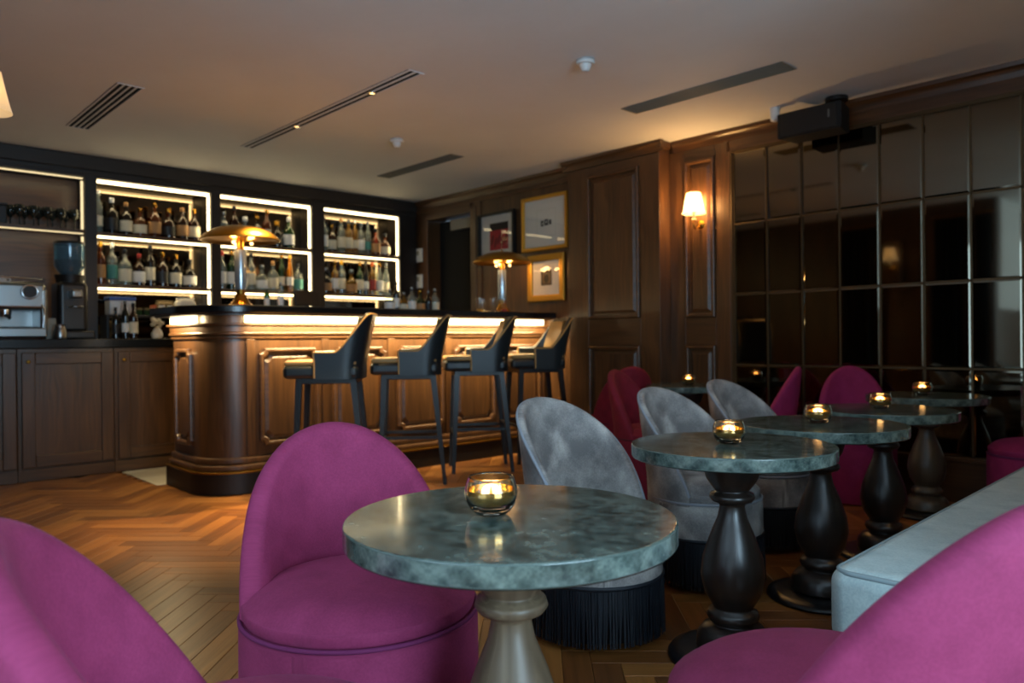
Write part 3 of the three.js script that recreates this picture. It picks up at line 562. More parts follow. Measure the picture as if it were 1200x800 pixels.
// tables
const pedProfile = [[0.001, 0.028], [0.112, 0.028], [0.115, 0.04], [0.11, 0.075], [0.092, 0.1], [0.068, 0.108], [0.06, 0.114], [0.074, 0.12], [0.08, 0.135], [0.074, 0.15], [0.06, 0.156], [0.062, 0.165], [0.086, 0.205], [0.098, 0.26], [0.092, 0.315], [0.068, 0.385], [0.045, 0.44], [0.038, 0.475], [0.042, 0.486], [0.062, 0.492], [0.07, 0.503], [0.066, 0.516], [0.05, 0.522], [0.056, 0.53], [0.078, 0.56], [0.09, 0.6], [0.09, 0.627], [0.001, 0.627]];
const pedGeo = triUV(lathe(pedProfile.flatMap((p, i) => { const n = pedProfile[i + 1]; return n && i > 10 && i < 17 ? [p, [(p[0] + n[0]) / 2 * 1.004, (p[1] + n[1]) / 2]] : [p]; }), 40));
function topGeo(r) { return triUV(lathe([[0.001, 0.67], [r - 0.004, 0.67], [r - 0.001, 0.6688], [r, 0.666], [r, 0.634], [r - 0.003, 0.629], [0.001, 0.629]], 96)); }
const TOP = topGeo(0.31), PLATE = lathe([[0.001, 0.028], [0.16, 0.028], [0.195, 0.02], [0.202, 0.01], [0.202, 0.002], [0.001, 0.002]], 48);
function table(x, z, label, stone, wood) {
  const t = thing('pedestal_table', label, 'table', [x, 0, z], 0);
  const tp = part('table_top', TOP, stone, t); tp.rotation.y = rr(0, 6); part('pedestal', pedGeo, wood, t).rotation.y = rr(0, 6); part('base_plate', PLATE, M.satinBlack, t);
  return t;
}
table(0.972, -1.04, 'round green-grey stone table on a pale turned pedestal', M.stone, M.weathered);
table(2.12, -1.25, 'round stone table on a black turned pedestal before the first two grey chairs', M.stone, M.darkTurned);
table(2.852, -1.30, 'round stone table with black pedestal, second in the row of black-legged tables', M.stone, M.darkTurned);
table(3.60, -1.35, 'round stone table with black pedestal in front of the magenta chair', M.stone, M.darkTurned);
table(4.60, -1.49, 'round stone table on an olive-brown pedestal by the mirror', M.stone, M.olive);
table(4.62, -3.05, 'round stone table under the wall lamp', M.stone, M.darkTurned);
// votive bowls
{
  const out = [[0.012, 0.0], [0.03, 0.002], [0.043, 0.016], [0.05, 0.036], [0.05, 0.05], [0.045, 0.066], [0.0425, 0.072]];
  const inn = [[0.04, 0.0715], [0.0435, 0.062], [0.0465, 0.047], [0.0455, 0.034], [0.038, 0.02], [0.024, 0.012], [0.0005, 0.0105]];
  function votive(x, z, label) {
    const v = thing('votive_bowl', label, 'candle holder', [x, 0.6705, z], 0);
    const c1 = new THREE.CatmullRomCurve3(out.map(p => V(p[0], p[1], 0))).getPoints(24), c2 = new THREE.CatmullRomCurve3(inn.map(p => V(p[0], p[1], 0))).getPoints(24);
    part('glass_bowl', lathe([[0.0005, 0], ...[...c1].map(p => [p.x, p.y]), ...c2.map(p => [Math.max(p.x, 0.0005), p.y])], 48), M.votiveGlass, v);
    part('gold_lining', sLathe([[0.0005, 0.0115], [0.023, 0.0132], [0.0365, 0.021], [0.0438, 0.0345], [0.0448, 0.047]], 40, 24), M.votiveGold, v);
    part('tea_light', [cyl(0.017, 0.017, 0.014, 0, 0.0215, 0)], M.wax, v);
    part('added_flame', sLathe([[0.0005, 0.029], [0.003, 0.033], [0.0036, 0.038], [0.0015, 0.046], [0.0005, 0.05]], 10, 12), M.added_flame, v);  // added glowing tip, put in only to light the gold lining
    const l = new THREE.PointLight(WARM, 0.012); l.position.set(0, 0.038, 0); l.castShadow = true; l.name = 'added_glow_light'; v.add(l);  // added lamp inside the bowl for the gold glow
  }
  M.votiveGlass = phy({ color: 0xfff4e0, transmission: 1, roughness: 0.0, thickness: 0.01, ior: 1.48 });
  M.votiveGold = std({ color: 0xe6bd70, metalness: 1, roughness: 0.16 });
  M.added_flame = std({ color: 0x000000, emissive: WARM, emissiveIntensity: 1.5 });  // emissive for the added glow source in the bowls
  M.wax = std({ color: 0xe9d9b0, roughness: 0.6 });
  votive(0.955, -1.075, 'gold-lined glass votive bowl on the green-grey table');
  votive(2.115, -1.255, 'gold-lined glass votive bowl on the first black-legged table');
  votive(2.845, -1.305, 'gold-lined glass votive bowl on the second black-legged table');
  votive(3.585, -1.355, 'gold-lined glass votive bowl on the table before the magenta chair');
  votive(4.57, -1.50, 'gold-lined glass votive bowl on the table by the mirror');
  votive(4.60, -3.05, 'gold-lined glass votive bowl on the table under the wall lamp');
}
// banquette
{
  const b = thing('banquette', 'long pale blue-grey upholstered banquette seat', 'bench', [0.035, 0, 0.03], 0.022);
  const x0 = 1.66, x1 = 4.3, z0 = -0.75, z1 = -0.16;
  part('plinth', bb(x0 + 0.08, 0.003, z0 + 0.09, x1, 0.1, z1, 'x'), M.satinBlack, b);
  part('base', soft(x1 - x0 - 0.03, 0.2, z1 - z0 - 0.03, 0.02, (x0 + x1) / 2, 0.205, (z0 + z1) / 2), M.linen, b);
  part('seat_cushion', soft(x1 - x0, 0.18, z1 - z0, 0.04, (x0 + x1) / 2, 0.395, (z0 + z1) / 2, 5), M.linen, b);
  part('back_cushion', soft(x1 - x0, 0.55, 0.14, 0.05, (x0 + x1) / 2, 0.73, -0.083, 4), M.linen, b);
  const rs = new THREE.Shape(), k = 0.012, r = 0.04, X0 = x0 + k, X1 = x1 - k, Z0 = z0 + k, Z1 = z1 - k;
  rs.moveTo(X0 + r, Z0); rs.lineTo(X1 - r, Z0); rs.absarc(X1 - r, Z0 + r, r, -Math.PI / 2, 0, false); rs.lineTo(X1, Z1 - r); rs.absarc(X1 - r, Z1 - r, r, 0, Math.PI / 2, false); rs.lineTo(X0 + r, Z1); rs.absarc(X0 + r, Z1 - r, r, Math.PI / 2, Math.PI, false); rs.lineTo(X0, Z0 + r); rs.absarc(X0 + r, Z0 + r, r, Math.PI, Math.PI * 1.5, false);
  const pipe = y => tube(rs.getSpacedPoints(240).slice(0, -1).map(p => V(p.x, y, p.y)), 0.0065, 480, 6, true);
  part('piping', pipe(0.4735), M.linenPipe, b); part('piping', pipe(0.317), M.linenPipe, b);
}

// ================================================================ LAMPS
function sconce(x, y, z, turn, label, I) {      // local +z points away from the wall
  const s = thing('wall_lamp', label, 'wall lamp', [x, y, z], turn);
  part('rosette', sLathe([[0.0005, 0.03], [0.012, 0.028], [0.02, 0.018], [0.036, 0.012], [0.038, 0.0]], 28, 24).rotateX(Math.PI / 2), M.brass, s);
  part('arm', tube([V(0, 0, 0.02), V(0, -0.03, 0.055), V(0, -0.035, 0.09), V(0, 0.0, 0.105), V(0, 0.04, 0.105)], 0.006, 30, 10), M.brass, s);
  part('candle_tube', [cyl(0.011, 0.011, 0.06, 0, 0.065, 0.105), cyl(0.02, 0.016, 0.01, 0, 0.035, 0.105)], M.wax, s);
  const n = 96, P = [], ix = []; for (let j = 0; j <= 6; j++) for (let i = 0; i <= n; i++) { const a = i / n * Math.PI * 2, t = j / 6, r = mix(0.088, 0.052, Math.pow(t, 0.85)) + 0.0016 * (i % 2); P.push(Math.cos(a) * r, mix(0.075, 0.232, t), Math.sin(a) * r + 0.105); }
  for (let j = 0; j < 6; j++) for (let i = 0; i < n; i++) { const a = j * (n + 1) + i; ix.push(a, a + n + 1, a + 1, a + 1, a + n + 1, a + n + 2); }
  const g = new THREE.BufferGeometry(); g.setAttribute('position', new THREE.Float32BufferAttribute(P, 3)); g.setIndex(ix); g.computeVertexNormals(); triUV(g);
  part('lamp_shade', g, M.shade, s);
  part('bulb', new THREE.SphereGeometry(0.02, 16, 12).translate(0, 0.15, 0.105), M.bulb, s);
  const l = new THREE.PointLight(WARM, I); l.position.set(0, 0.15, 0.105); l.castShadow = true; s.add(l); l.name = 'bulb_light';
}
sconce(XR - 0.001, 1.872, -3.215, FR, 'cream pleated wall lamp on the panel beside the mirror', 0.95);
sconce(XL + 0.135, 1.82, -3.47, Math.PI / 2, 'cream shaded wall lamp on the left wall by the curtains', 0.015);
sconce(3.15, 1.872, 0.0, Math.PI, 'cream shaded wall lamp above the banquette', 0.4);
one('lamp_backplate', bb(XL, 1.6, -3.55, XL + 0.135, 2.15, -3.39, 'y', 0.006), M.walnut, 'narrow walnut board carrying the left wall lamp', 'board');

function mushroom(x, z, label) {
  const s = thing('table_lamp', label, 'lamp', [x, 1.2505, z], 0);
  part('base', sLathe([[0.0005, 0.004], [0.09, 0.004], [0.1, 0.009], [0.08, 0.018], [0.05, 0.05], [0.036, 0.085], [0.034, 0.09], [0.0005, 0.09]], 40, 40), M.brass, s);
  part('collar', cyl(0.03, 0.03, 0.035, 0, 0.106, 0, 32), M.brassDull, s);
  part('column', lathe([[0.0005, 0.124], [0.04, 0.124], [0.04, 0.40], [0.0005, 0.40]], 40), M.column, s).userData.label = 'polished silver column';
  part('collar', cyl(0.026, 0.024, 0.06, 0, 0.43, 0, 32), M.brassDull, s);
  part('shade', sLathe([[0.03, 0.46], [0.1, 0.475], [0.2, 0.475], [0.262, 0.462], [0.268, 0.466], [0.24, 0.5], [0.17, 0.54], [0.08, 0.563], [0.0005, 0.568]], 56, 70), M.gold, s);
  part('finial', sLathe([[0.012, 0.566], [0.014, 0.575], [0.006, 0.585], [0.0005, 0.59]], 16, 12), M.brass, s);
  for (const a of [0.5, 2.6, 4.7]) {
    const bx0 = Math.cos(a) * 0.075, bz = Math.sin(a) * 0.075;
    part('bulb', new THREE.SphereGeometry(0.012, 12, 8).translate(bx0, 0.445, bz), M.bulb, s);
    const l = new THREE.PointLight(WARM, 0.09); l.position.set(bx0, 0.445, bz); l.castShadow = true; l.name = 'bulb_light'; s.add(l);
  }
}
mushroom(2.24, -5.13, 'brass mushroom lamp on the rounded end of the bar');
mushroom(4.72, -5.13, 'brass mushroom lamp at the wall end of the bar');

// ================================================================ PICTURES, SWITCHES
function picture(z0, z1, y0, y1, fw, frameMat, draw, label, depth = 0.03) {
  const g = thing('framed_picture', label, 'picture', [XR - 0.002, 0, 0]);
  const w = z1 - z0, h = y1 - y0, cy = (y0 + y1) / 2, cz = (z0 + z1) / 2;
  const s = rectShape(w, h); s.holes.push(new THREE.Path(rectShape(w - 2 * fw, h - 2 * fw).getPoints()));
  part('frame', turnTo(new THREE.ExtrudeGeometry(s, { depth: depth - 0.012, bevelEnabled: true, bevelThickness: 0.006, bevelSize: fw * 0.25, bevelOffset: -fw * 0.25, bevelSegments: 2 }), FR, -0.006, cy, cz), frameMat, g);
  const cv = document.createElement('canvas'); cv.width = 256; cv.height = Math.round(256 * h / w); draw(cv.getContext('2d'), cv.width, cv.height);
  const t = new THREE.CanvasTexture(cv); t.colorSpace = THREE.SRGBColorSpace;
  const pl = new THREE.PlaneGeometry(w - 2 * fw, h - 2 * fw); part('print', turnTo(pl, FR, -0.008, cy, cz), std({ map: t, roughness: 0.7 }), g);
  part('glazing', turnTo(new THREE.PlaneGeometry(w - 2 * fw, h - 2 * fw), FR, -0.014, cy, cz), M.glass, g);
}
picture(-5.18, -4.585, 1.835, 2.345, 0.035, M.goldFrame, (c, w, h) => {
  c.fillStyle = '#cfcbc0'; c.fillRect(0, 0, w, h); c.strokeStyle = '#b9b4a6'; c.lineWidth = 2; c.strokeRect(w * .3, h * .22, w * .46, h * .56);
  c.fillStyle = '#3a322a'; c.fillRect(w * .4, h * .45, w * .07, h * .12); c.fillRect(w * .49, h * .43, w * .09, h * .13); c.fillRect(w * .6, h * .45, w * .06, h * .1); c.fillStyle = '#cfcbc0'; c.fillRect(w * .43, h * .49, w * .02, h * .05); c.fillRect(w * .52, h * .47, w * .03, h * .04);
}, 'large thin gold framed drawing with a small dark sketch');
picture(-5.105, -4.635, 1.36, 1.795, 0.06, M.goldFrame, (c, w, h) => {
  c.fillStyle = '#d8d3c6'; c.fillRect(0, 0, w, h); c.fillStyle = '#4a3c2c'; c.fillRect(w * .3, h * .28, w * .4, h * .44); c.fillStyle = '#6d5a40'; c.fillRect(w * .36, h * .34, w * .28, h * .32); c.fillStyle = '#2c241c'; c.beginPath(); c.ellipse(w * .5, h * .52, w * .09, h * .13, 0, 0, 7); c.fill();
}, 'small wide gold framed picture with a dark square image');
picture(-5.8, -5.27, 1.83, 2.27, 0.022, M.black, (c, w, h) => {
  c.fillStyle = '#c9c4ba'; c.fillRect(0, 0, w, h); c.fillStyle = '#1d1413'; c.fillRect(w * .26, h * .2, w * .56, h * .68); c.fillStyle = '#a3202a'; c.fillRect(w * .26, h * .38, w * .56, h * .5); c.fillStyle = '#6a1018'; for (let i = 0; i < 5; i++) { c.beginPath(); c.ellipse(w * (.34 + .1 * i), h * (.62 + .07 * (i % 2)), w * .035, h * .14, 0.3, 0, 7); c.fill(); }
}, 'black framed red and black print with a white border', 0.05);
for (const [y, lab] of [[1.96, 'upper white control box on the wall beside the shelves'], [1.67, 'lower white control box on the wall beside the shelves']]) {
  const g = thing('control_box', lab, 'switch', [XR + 0.004, y, -6.86]); part('plate', soft(0.03, 0.15, 0.17, 0.006, -0.015, 0, 0, 2), M.white, g); part('display', bx(0.026, 0.05, 0.07, -0.02, 0.025, 0), M.greyPaint, g); part('button', bx(0.006, 0.018, 0.03, -0.032, -0.04, 0, 'y', 0.002), M.white, g);
}

// ================================================================ CEILING FITTINGS
function slotVent(x0, x1, z0, z1, n, label, mat, slotMat) {
  const g = thing('ceiling_slot', label, 'vent'); const w = (x1 - x0) / (2 * n + 1);
  part('backing', bb(x0, CEIL - 0.002, z0, x1, CEIL - 0.0005, z1), slotMat, g);
  for (let i = 0; i <= n; i++) part('blade', bb(x0 + 2 * i * w + 0.003, CEIL - 0.006, z0, x0 + (2 * i + 1) * w - 0.003, CEIL - 0.002, z1, 'z', 0.001), mat, g);
  for (const z of [z0, z1]) part('end_bar', bb(x0, CEIL - 0.006, z - 0.005, x1, CEIL - 0.002, z + 0.005, 'x', 0.002), mat, g);
  return g;
}
slotVent(1.375, 1.53, -6.03, -4.84, 4, 'four-slot ceiling diffuser over the coffee machine', M.plaster, M.void);
const trk = slotVent(2.53, 2.64, -5.77, -3.52, 2, 'long two-slot ceiling channel over the bar', M.plaster, M.void);
slotVent(4.02, 4.19, -3.17, -2.03, 8, 'grey louvred ceiling grille near the mirror wall', M.greyPaint, M.black);
slotVent(3.93, 4.07, -5.98, -4.88, 8, 'grey louvred ceiling grille near the framed pictures', M.greyPaint, M.black);
for (const z of [-4.95, -3.98]) {   // small downlights in the channel
  const g = thing('downlight', z < -4.5 ? 'tiny spotlight in the ceiling channel above the bar' : 'tiny spotlight in the ceiling channel in front of the bar', 'downlight', [2.585, CEIL - 0.012, z]);
  part('rim', new THREE.TorusGeometry(0.022, 0.006, 8, 24).rotateX(Math.PI / 2), M.chrome, g);
  part('lens', new THREE.CylinderGeometry(0.018, 0.018, 0.004, 20).translate(0, 0.002, 0), M.bulb, g);
  const l = new THREE.SpotLight(new THREE.Color().setRGB(1, 0.66, 0.3), 34, 0, 0.36, 0.5); l.position.set(0, -0.01, 0); l.target.position.set(z < -4.5 ? -0.75 : -0.2, -2.5, z < -4.5 ? 0.7 : -0.1); l.castShadow = true; l.name = 'spot_light'; g.add(l, l.target);
}
function detector(x, z, label, k = 1) {
  const g = thing('smoke_detector', label, 'detector', [x, CEIL, z]);
  part('mount', lathe([[0.0005, -0.001], [0.05 * k, -0.001], [0.052 * k, -0.022 * k], [0.046 * k, -0.028 * k], [0.0005, -0.028 * k]].reverse(), 32), M.white, g);
  part('sensor_head', sLathe([[0.0005, -0.066 * k], [0.018 * k, -0.064 * k], [0.028 * k, -0.05 * k], [0.034 * k, -0.028 * k]], 28, 20), M.white, g);
}
detector(3.177, -2.752, 'white smoke detector alone on the open ceiling'); detector(3.336, -4.8, 'white smoke detector over the bar stools', 1);
one('motion_sensor', [cyl(0.03, 0.034, 0.075, 4.8, CEIL - 0.0385, -2.48, 24), new THREE.SphereGeometry(0.03, 20, 10, 0, Math.PI * 2, Math.PI / 2, Math.PI / 2).scale(1, 0.6, 1).translate(4.8, CEIL - 0.076, -2.48)], M.white, 'white cylinder sensor on the ceiling beside the black loudspeaker', 'sensor');
{
  const s = thing('loudspeaker', 'black loudspeaker bracketed below the ceiling at the mirror', 'speaker', [4.84, 2.41, -2.22], 0);
  const sh = new THREE.Shape(); sh.moveTo(-0.09, -0.2); sh.lineTo(0.09, -0.17); sh.lineTo(0.09, 0.17); sh.lineTo(-0.09, 0.2); sh.closePath();
  part('cabinet', new THREE.ExtrudeGeometry(sh, { depth: 0.15, bevelEnabled: true, bevelThickness: 0.01, bevelSize: 0.01, bevelSegments: 2 }).rotateX(-Math.PI / 2).translate(0, -0.085, 0), M.speaker, s);
  part('grille', bb(-0.108, -0.085, -0.185, -0.1, 0.065, 0.185, 'y', 0.004), M.black, s);
  part('badge', bb(-0.112, -0.02, 0.13, -0.107, 0.03, 0.142, 'y', 0.002), M.steel, s);
  part('bracket', [cyl(0.07, 0.07, 0.025, 0.05, 0.1255, 0.12, 28), cyl(0.02, 0.02, 0.05, 0.05, 0.095, 0.12, 14)], M.satinBlack, s);
}

// ================================================================ BOTTLES AND BAR THINGS
const glassy = (c, t = 0.85, r = 0.06) => phy({ color: c, transmission: t, thickness: 0, roughness: r });
const BG = { amber: glassy(0xa5571a), brown: glassy(0x5a2c10), clear: glassy(0xe8efe8, 0.9), green: glassy(0x3c6a34), dark: phy({ color: 0x14100c, roughness: 0.08 }), blue: glassy(0x3a78b8), gold: glassy(0xd8a83c) };
const LM = { cream: std({ color: 0xd6cdb4, roughness: 0.7 }), white: std({ color: 0xdcdcd8, roughness: 0.6 }), black: std({ color: 0x16171a, roughness: 0.5 }), tan: std({ color: 0xa87c4c, roughness: 0.6 }), red: std({ color: 0x8c2420, roughness: 0.6 }), green: std({ color: 0x2e7a54, roughness: 0.6 }), teal: std({ color: 0x3f8078, roughness: 0.6 }) };
const CM = { black: M.satinBlack, gold: M.brass, red: LM.red, wood: LM.tan, silver: M.steel, yellow: std({ color: 0xd39a20, roughness: 0.5 }), white: M.white, orange: std({ color: 0xc85a20, roughness: 0.5 }) };
const BT = {   // profile, label radius and span, cap
  tall: { p: [[0.0005, 0], [0.034, 0], [0.037, 0.006], [0.037, 0.19], [0.033, 0.21], [0.016, 0.24], [0.0135, 0.255], [0.0135, 0.3]], l: [0.0375, 0.05, 0.15], c: [0.015, 0.285, 0.325] },
  round: { p: [[0.0005, 0], [0.04, 0], [0.045, 0.008], [0.046, 0.13], [0.042, 0.155], [0.022, 0.18], [0.015, 0.195], [0.014, 0.235]], l: [0.0465, 0.03, 0.115], c: [0.017, 0.225, 0.26] },
  squat: { p: [[0.0005, 0], [0.045, 0], [0.052, 0.01], [0.052, 0.1], [0.044, 0.135], [0.02, 0.155], [0.015, 0.165], [0.015, 0.2]], l: [0.0525, 0.025, 0.095], c: [0.02, 0.195, 0.232] },
  slim: { p: [[0.0005, 0], [0.03, 0], [0.032, 0.006], [0.032, 0.2], [0.026, 0.235], [0.0135, 0.27], [0.0125, 0.33]], l: [0.0325, 0.06, 0.14], c: [0.014, 0.315, 0.345] },
};
const bgeo = {}; for (const k in BT) { const b = BT[k]; bgeo[k] = { body: triUV(lathe(b.p, 18)), label: triUV(lathe([[b.l[0], b.l[1]], [b.l[0], b.l[2]]], 18)), cap: triUV(lathe([[0.0005, b.c[2]], [b.c[0] * 0.95, b.c[2]], [b.c[0], b.c[2] - 0.003], [b.c[0], b.c[1]], [0.0005, b.c[1]]].reverse(), 14)) }; }
const shapeWord = { tall: 'tall', round: 'round-shouldered', squat: 'squat', slim: 'slim' };
function bottle(kind, gl, la, ca, x, y, z, where, group, s = 1) {
  const b = thing('bottle', `${shapeWord[kind]} ${gl} bottle, ${la} label, ${ca} cap, on ${where}`, 'bottle', [x, y, z], rr(0, 6), group);
  part('glass', bgeo[kind].body, BG[gl], b); part('paper_label', bgeo[kind].label, LM[la], b); part('cap', bgeo[kind].cap, CM[ca], b); b.scale.setScalar(s); return b;
}
function fillShelf(x0, x1, y, z, list, where, smax = 1.15) {
  const group = 'bottles on ' + where; let x = x0, i = 0;
  while (true) { const [k, g, l, c] = list[i++ % list.length], s = Math.min(rr(0.92, 1.06) * smax, 0.362 / BT[k].c[2]), r = BT[k].l[0] * s; if (x + 2 * r > x1) break; bottle(k, g, l, c, x + r, y, z + rr(-0.012, 0.012), where, group, s); x += 2 * r + rr(0.002, 0.01); }
}
const U = 1.934, Lw = 1.504;
fillShelf(1.80, 2.70, U, -6.985, [['slim', 'clear', 'cream', 'white'], ['round', 'dark', 'black', 'white'], ['round', 'dark', 'cream', 'wood'], ['squat', 'amber', 'cream', 'gold'], ['round', 'amber', 'tan', 'gold'], ['squat', 'brown', 'black', 'gold'], ['round', 'brown', 'tan', 'wood'], ['round', 'brown', 'cream', 'gold'], ['squat', 'clear', 'white', 'silver'], ['round', 'brown', 'white', 'black']], 'upper shelf beside the coffee grinder');
fillShelf(1.80, 2.70, Lw, -6.985, [['tall', 'amber', 'tan', 'yellow'], ['tall', 'clear', 'teal', 'white'], ['round', 'clear', 'cream', 'black'], ['round', 'brown', 'white', 'red'], ['tall', 'dark', 'cream', 'black'], ['round', 'brown', 'black', 'gold'], ['round', 'dark', 'cream', 'gold'], ['squat', 'dark', 'white', 'black'], ['tall', 'amber', 'black', 'gold'], ['tall', 'amber', 'red', 'yellow']], 'lower shelf beside the coffee grinder');
fillShelf(2.835, 3.70, U, -6.985, [['round', 'clear', 'cream', 'silver'], ['tall', 'brown', 'black', 'black'], ['squat', 'clear', 'teal', 'white'], ['round', 'dark', 'cream', 'gold'], ['tall', 'amber', 'cream', 'gold'], ['squat', 'dark', 'black', 'yellow'], ['round', 'green', 'white', 'white'], ['round', 'brown', 'cream', 'gold']], 'upper shelf behind the first brass lamp');
fillShelf(2.835, 3.70, Lw, -6.985, [['tall', 'clear', 'white', 'red'], ['tall', 'green', 'white', 'gold'], ['round', 'blue', 'white', 'silver'], ['tall', 'clear', 'cream', 'black'], ['squat', 'clear', 'white', 'silver'], ['round', 'clear', 'cream', 'wood'], ['slim', 'green', 'cream', 'gold'], ['slim', 'gold', 'white', 'yellow'], ['round', 'clear', 'teal', 'black']], 'lower shelf behind the first brass lamp');
fillShelf(3.895, 4.76, U, -6.985, [['tall', 'clear', 'white', 'silver'], ['round', 'brown', 'cream', 'gold'], ['tall', 'clear', 'cream', 'wood'], ['tall', 'gold', 'cream', 'silver'], ['slim', 'gold', 'cream', 'white'], ['tall', 'clear', 'white', 'silver'], ['slim', 'clear', 'teal', 'silver'], ['round', 'amber', 'tan', 'black'], ['squat', 'amber', 'cream', 'black']], 'upper shelf next to the white switch boxes');
fillShelf(3.895, 4.76, Lw, -6.985, [['squat', 'dark', 'tan', 'silver'], ['tall', 'gold', 'white', 'gold'], ['tall', 'clear', 'cream', 'yellow'], ['squat', 'gold', 'tan', 'silver'], ['tall', 'green', 'cream', 'gold'], ['slim', 'dark', 'white', 'black'], ['tall', 'gold', 'red', 'orange'], ['tall', 'clear', 'white', 'gold'], ['slim', 'clear', 'cream', 'silver'], ['round', 'clear', 'white', 'silver']], 'lower shelf next to the white switch boxes');
// a darker run on the back counter below the first bay
fillShelf(1.82, 2.06, 1.046, -6.6, [['tall', 'dark', 'black', 'black'], ['slim', 'dark', 'white', 'silver'], ['tall', 'brown', 'cream', 'black']], 'back counter below the riser shelf', 0.85);
// bottles standing on the bar's inner edge
fillShelf(3.58, 4.2, 1.251, -5.35, [['squat', 'clear', 'white', 'silver'], ['tall', 'dark', 'white', 'black'], ['squat', 'gold', 'cream', 'silver'], ['round', 'clear', 'white', 'silver'], ['squat', 'green', 'tan', 'gold'], ['round', 'dark', 'black', 'silver'], ['round', 'clear', 'cream', 'silver']], 'bar top between the two brass lamps', 0.8);
bottle('tall', 'clear', 'white', 'silver', 2.62, 1.251, -5.3, 'bar top near the first brass lamp', 'bottles near the first lamp', 0.62); bottle('tall', 'green', 'white', 'white', 2.55, 1.251, -5.38, 'bar top near the first brass lamp', 'bottles near the first lamp', 0.55);
// glasses at the far end of the bar
{
  const wall = lathe([[0.0005, 0.004], [0.028, 0.004], [0.032, 0.13], [0.0335, 0.13], [0.03, 0.0], [0.0005, 0]], 24), fill = h => lathe([[0.0005, 0.006], [0.0275, 0.006], [0.0285, h], [0.0005, h]], 24);
  [[4.42, -5.1, 'yellow', 0.03], [4.5, -5.16, 'green', 0.025], [4.565, -5.08, 'black', 0.025], [4.62, -5.0, 'red', 0.03]].forEach(([x, z, c, h], i) => {
    const g = thing('tumbler', `tall clear glass with ${c} garnish beside the wall-end lamp`, 'glass', [x, 1.251, z]); part('glass_wall', wall, M.glass, g);
    part('garnish', fill(h), { yellow: CM.yellow, green: LM.green, black: LM.black, red: LM.red }[c], g);
  });
}
// till screen
{ const t = thing('till_screen', 'dark till screen standing on the bar top', 'screen', [2.86, 1.251, -5.35], 0.25); part('stand', [cyl(0.08, 0.075, 0.012, 0, 0.006, 0, 24), bx(0.03, 0.06, 0.03, 0, 0.04, 0, 'y', 0.004)], M.satinBlack, t); part('screen_panel', soft(0.26, 0.12, 0.02, 0.008, 0, 0.09, 0.02, 2).rotateX(-0.15), M.satinBlack, t); }
// goods on the back counter: tub, box, cups
{
  const y = 1.046;
  const bt = thing('ingredient_tub', 'blue lidded tub on the back counter', 'tub', [1.95, y + 0.2, -6.84]); part('tub', soft(0.2, 0.12, 0.14, 0.012, 0, 0.06, 0, 2), M.white, bt); part('lid', soft(0.21, 0.03, 0.15, 0.008, 0, 0.135, 0, 2), std({ color: 0x1c4f9c, roughness: 0.5 }), bt);
  const sh = thing('counter_riser', 'black riser shelf on the back counter', 'riser', [2.2, y, -6.84]); part('deck', bx(0.76, 0.02, 0.2, 0, 0.188, 0, 'x', 0.003), M.satinBlack, sh); for (const s of [-1, 1]) part('side', bx(0.02, 0.178, 0.2, s * 0.37, 0.089, 0, 'y', 0.003), M.satinBlack, sh);
  const bag = thing('paper_bag', 'pale rounded paper bag on the back counter', 'bag', [2.48, y + 0.2, -6.84]); part('bag_body', soft(0.17, 0.15, 0.13, 0.05, 0, 0.075, 0, 4), M.paper, bag); part('fold', bx(0.15, 0.012, 0.04, 0, 0.152, 0, 'x', 0.004), M.paper, bag);
  for (let i = 0; i < 3; i++) { const jar = thing('spice_jar', i ? 'small teal jar with white lid on the riser shelf' : 'small orange jar on the riser shelf', 'jar', [2.2 + i * 0.07, y + 0.1985, -6.80], 0, 'jars on the riser shelf'); part('jar_body', cyl(0.025, 0.025, 0.07, 0, 0.035, 0, 18), [CM.orange, LM.teal, LM.teal][i] , jar); part('lid', cyl(0.026, 0.026, 0.018, 0, 0.079, 0, 18), [CM.orange, M.white, M.white][i], jar); }
  const r = thing('flower_vase', 'small vase of dried cream blooms at the bar end', 'vase', [2.13, y, -6.5]); part('vase', sLathe([[0.0005, 0], [0.035, 0.002], [0.045, 0.03], [0.03, 0.07], [0.022, 0.085]], 24, 20), M.white, r); const bl = []; for (let i = 0; i < 14; i++) bl.push(new THREE.IcosahedronGeometry(rr(0.012, 0.022), 1).translate(rr(-0.05, 0.05), rr(0.09, 0.16), rr(-0.04, 0.04))); part('blooms', bl, LM.cream, r).userData.kind = 'stuff';
}
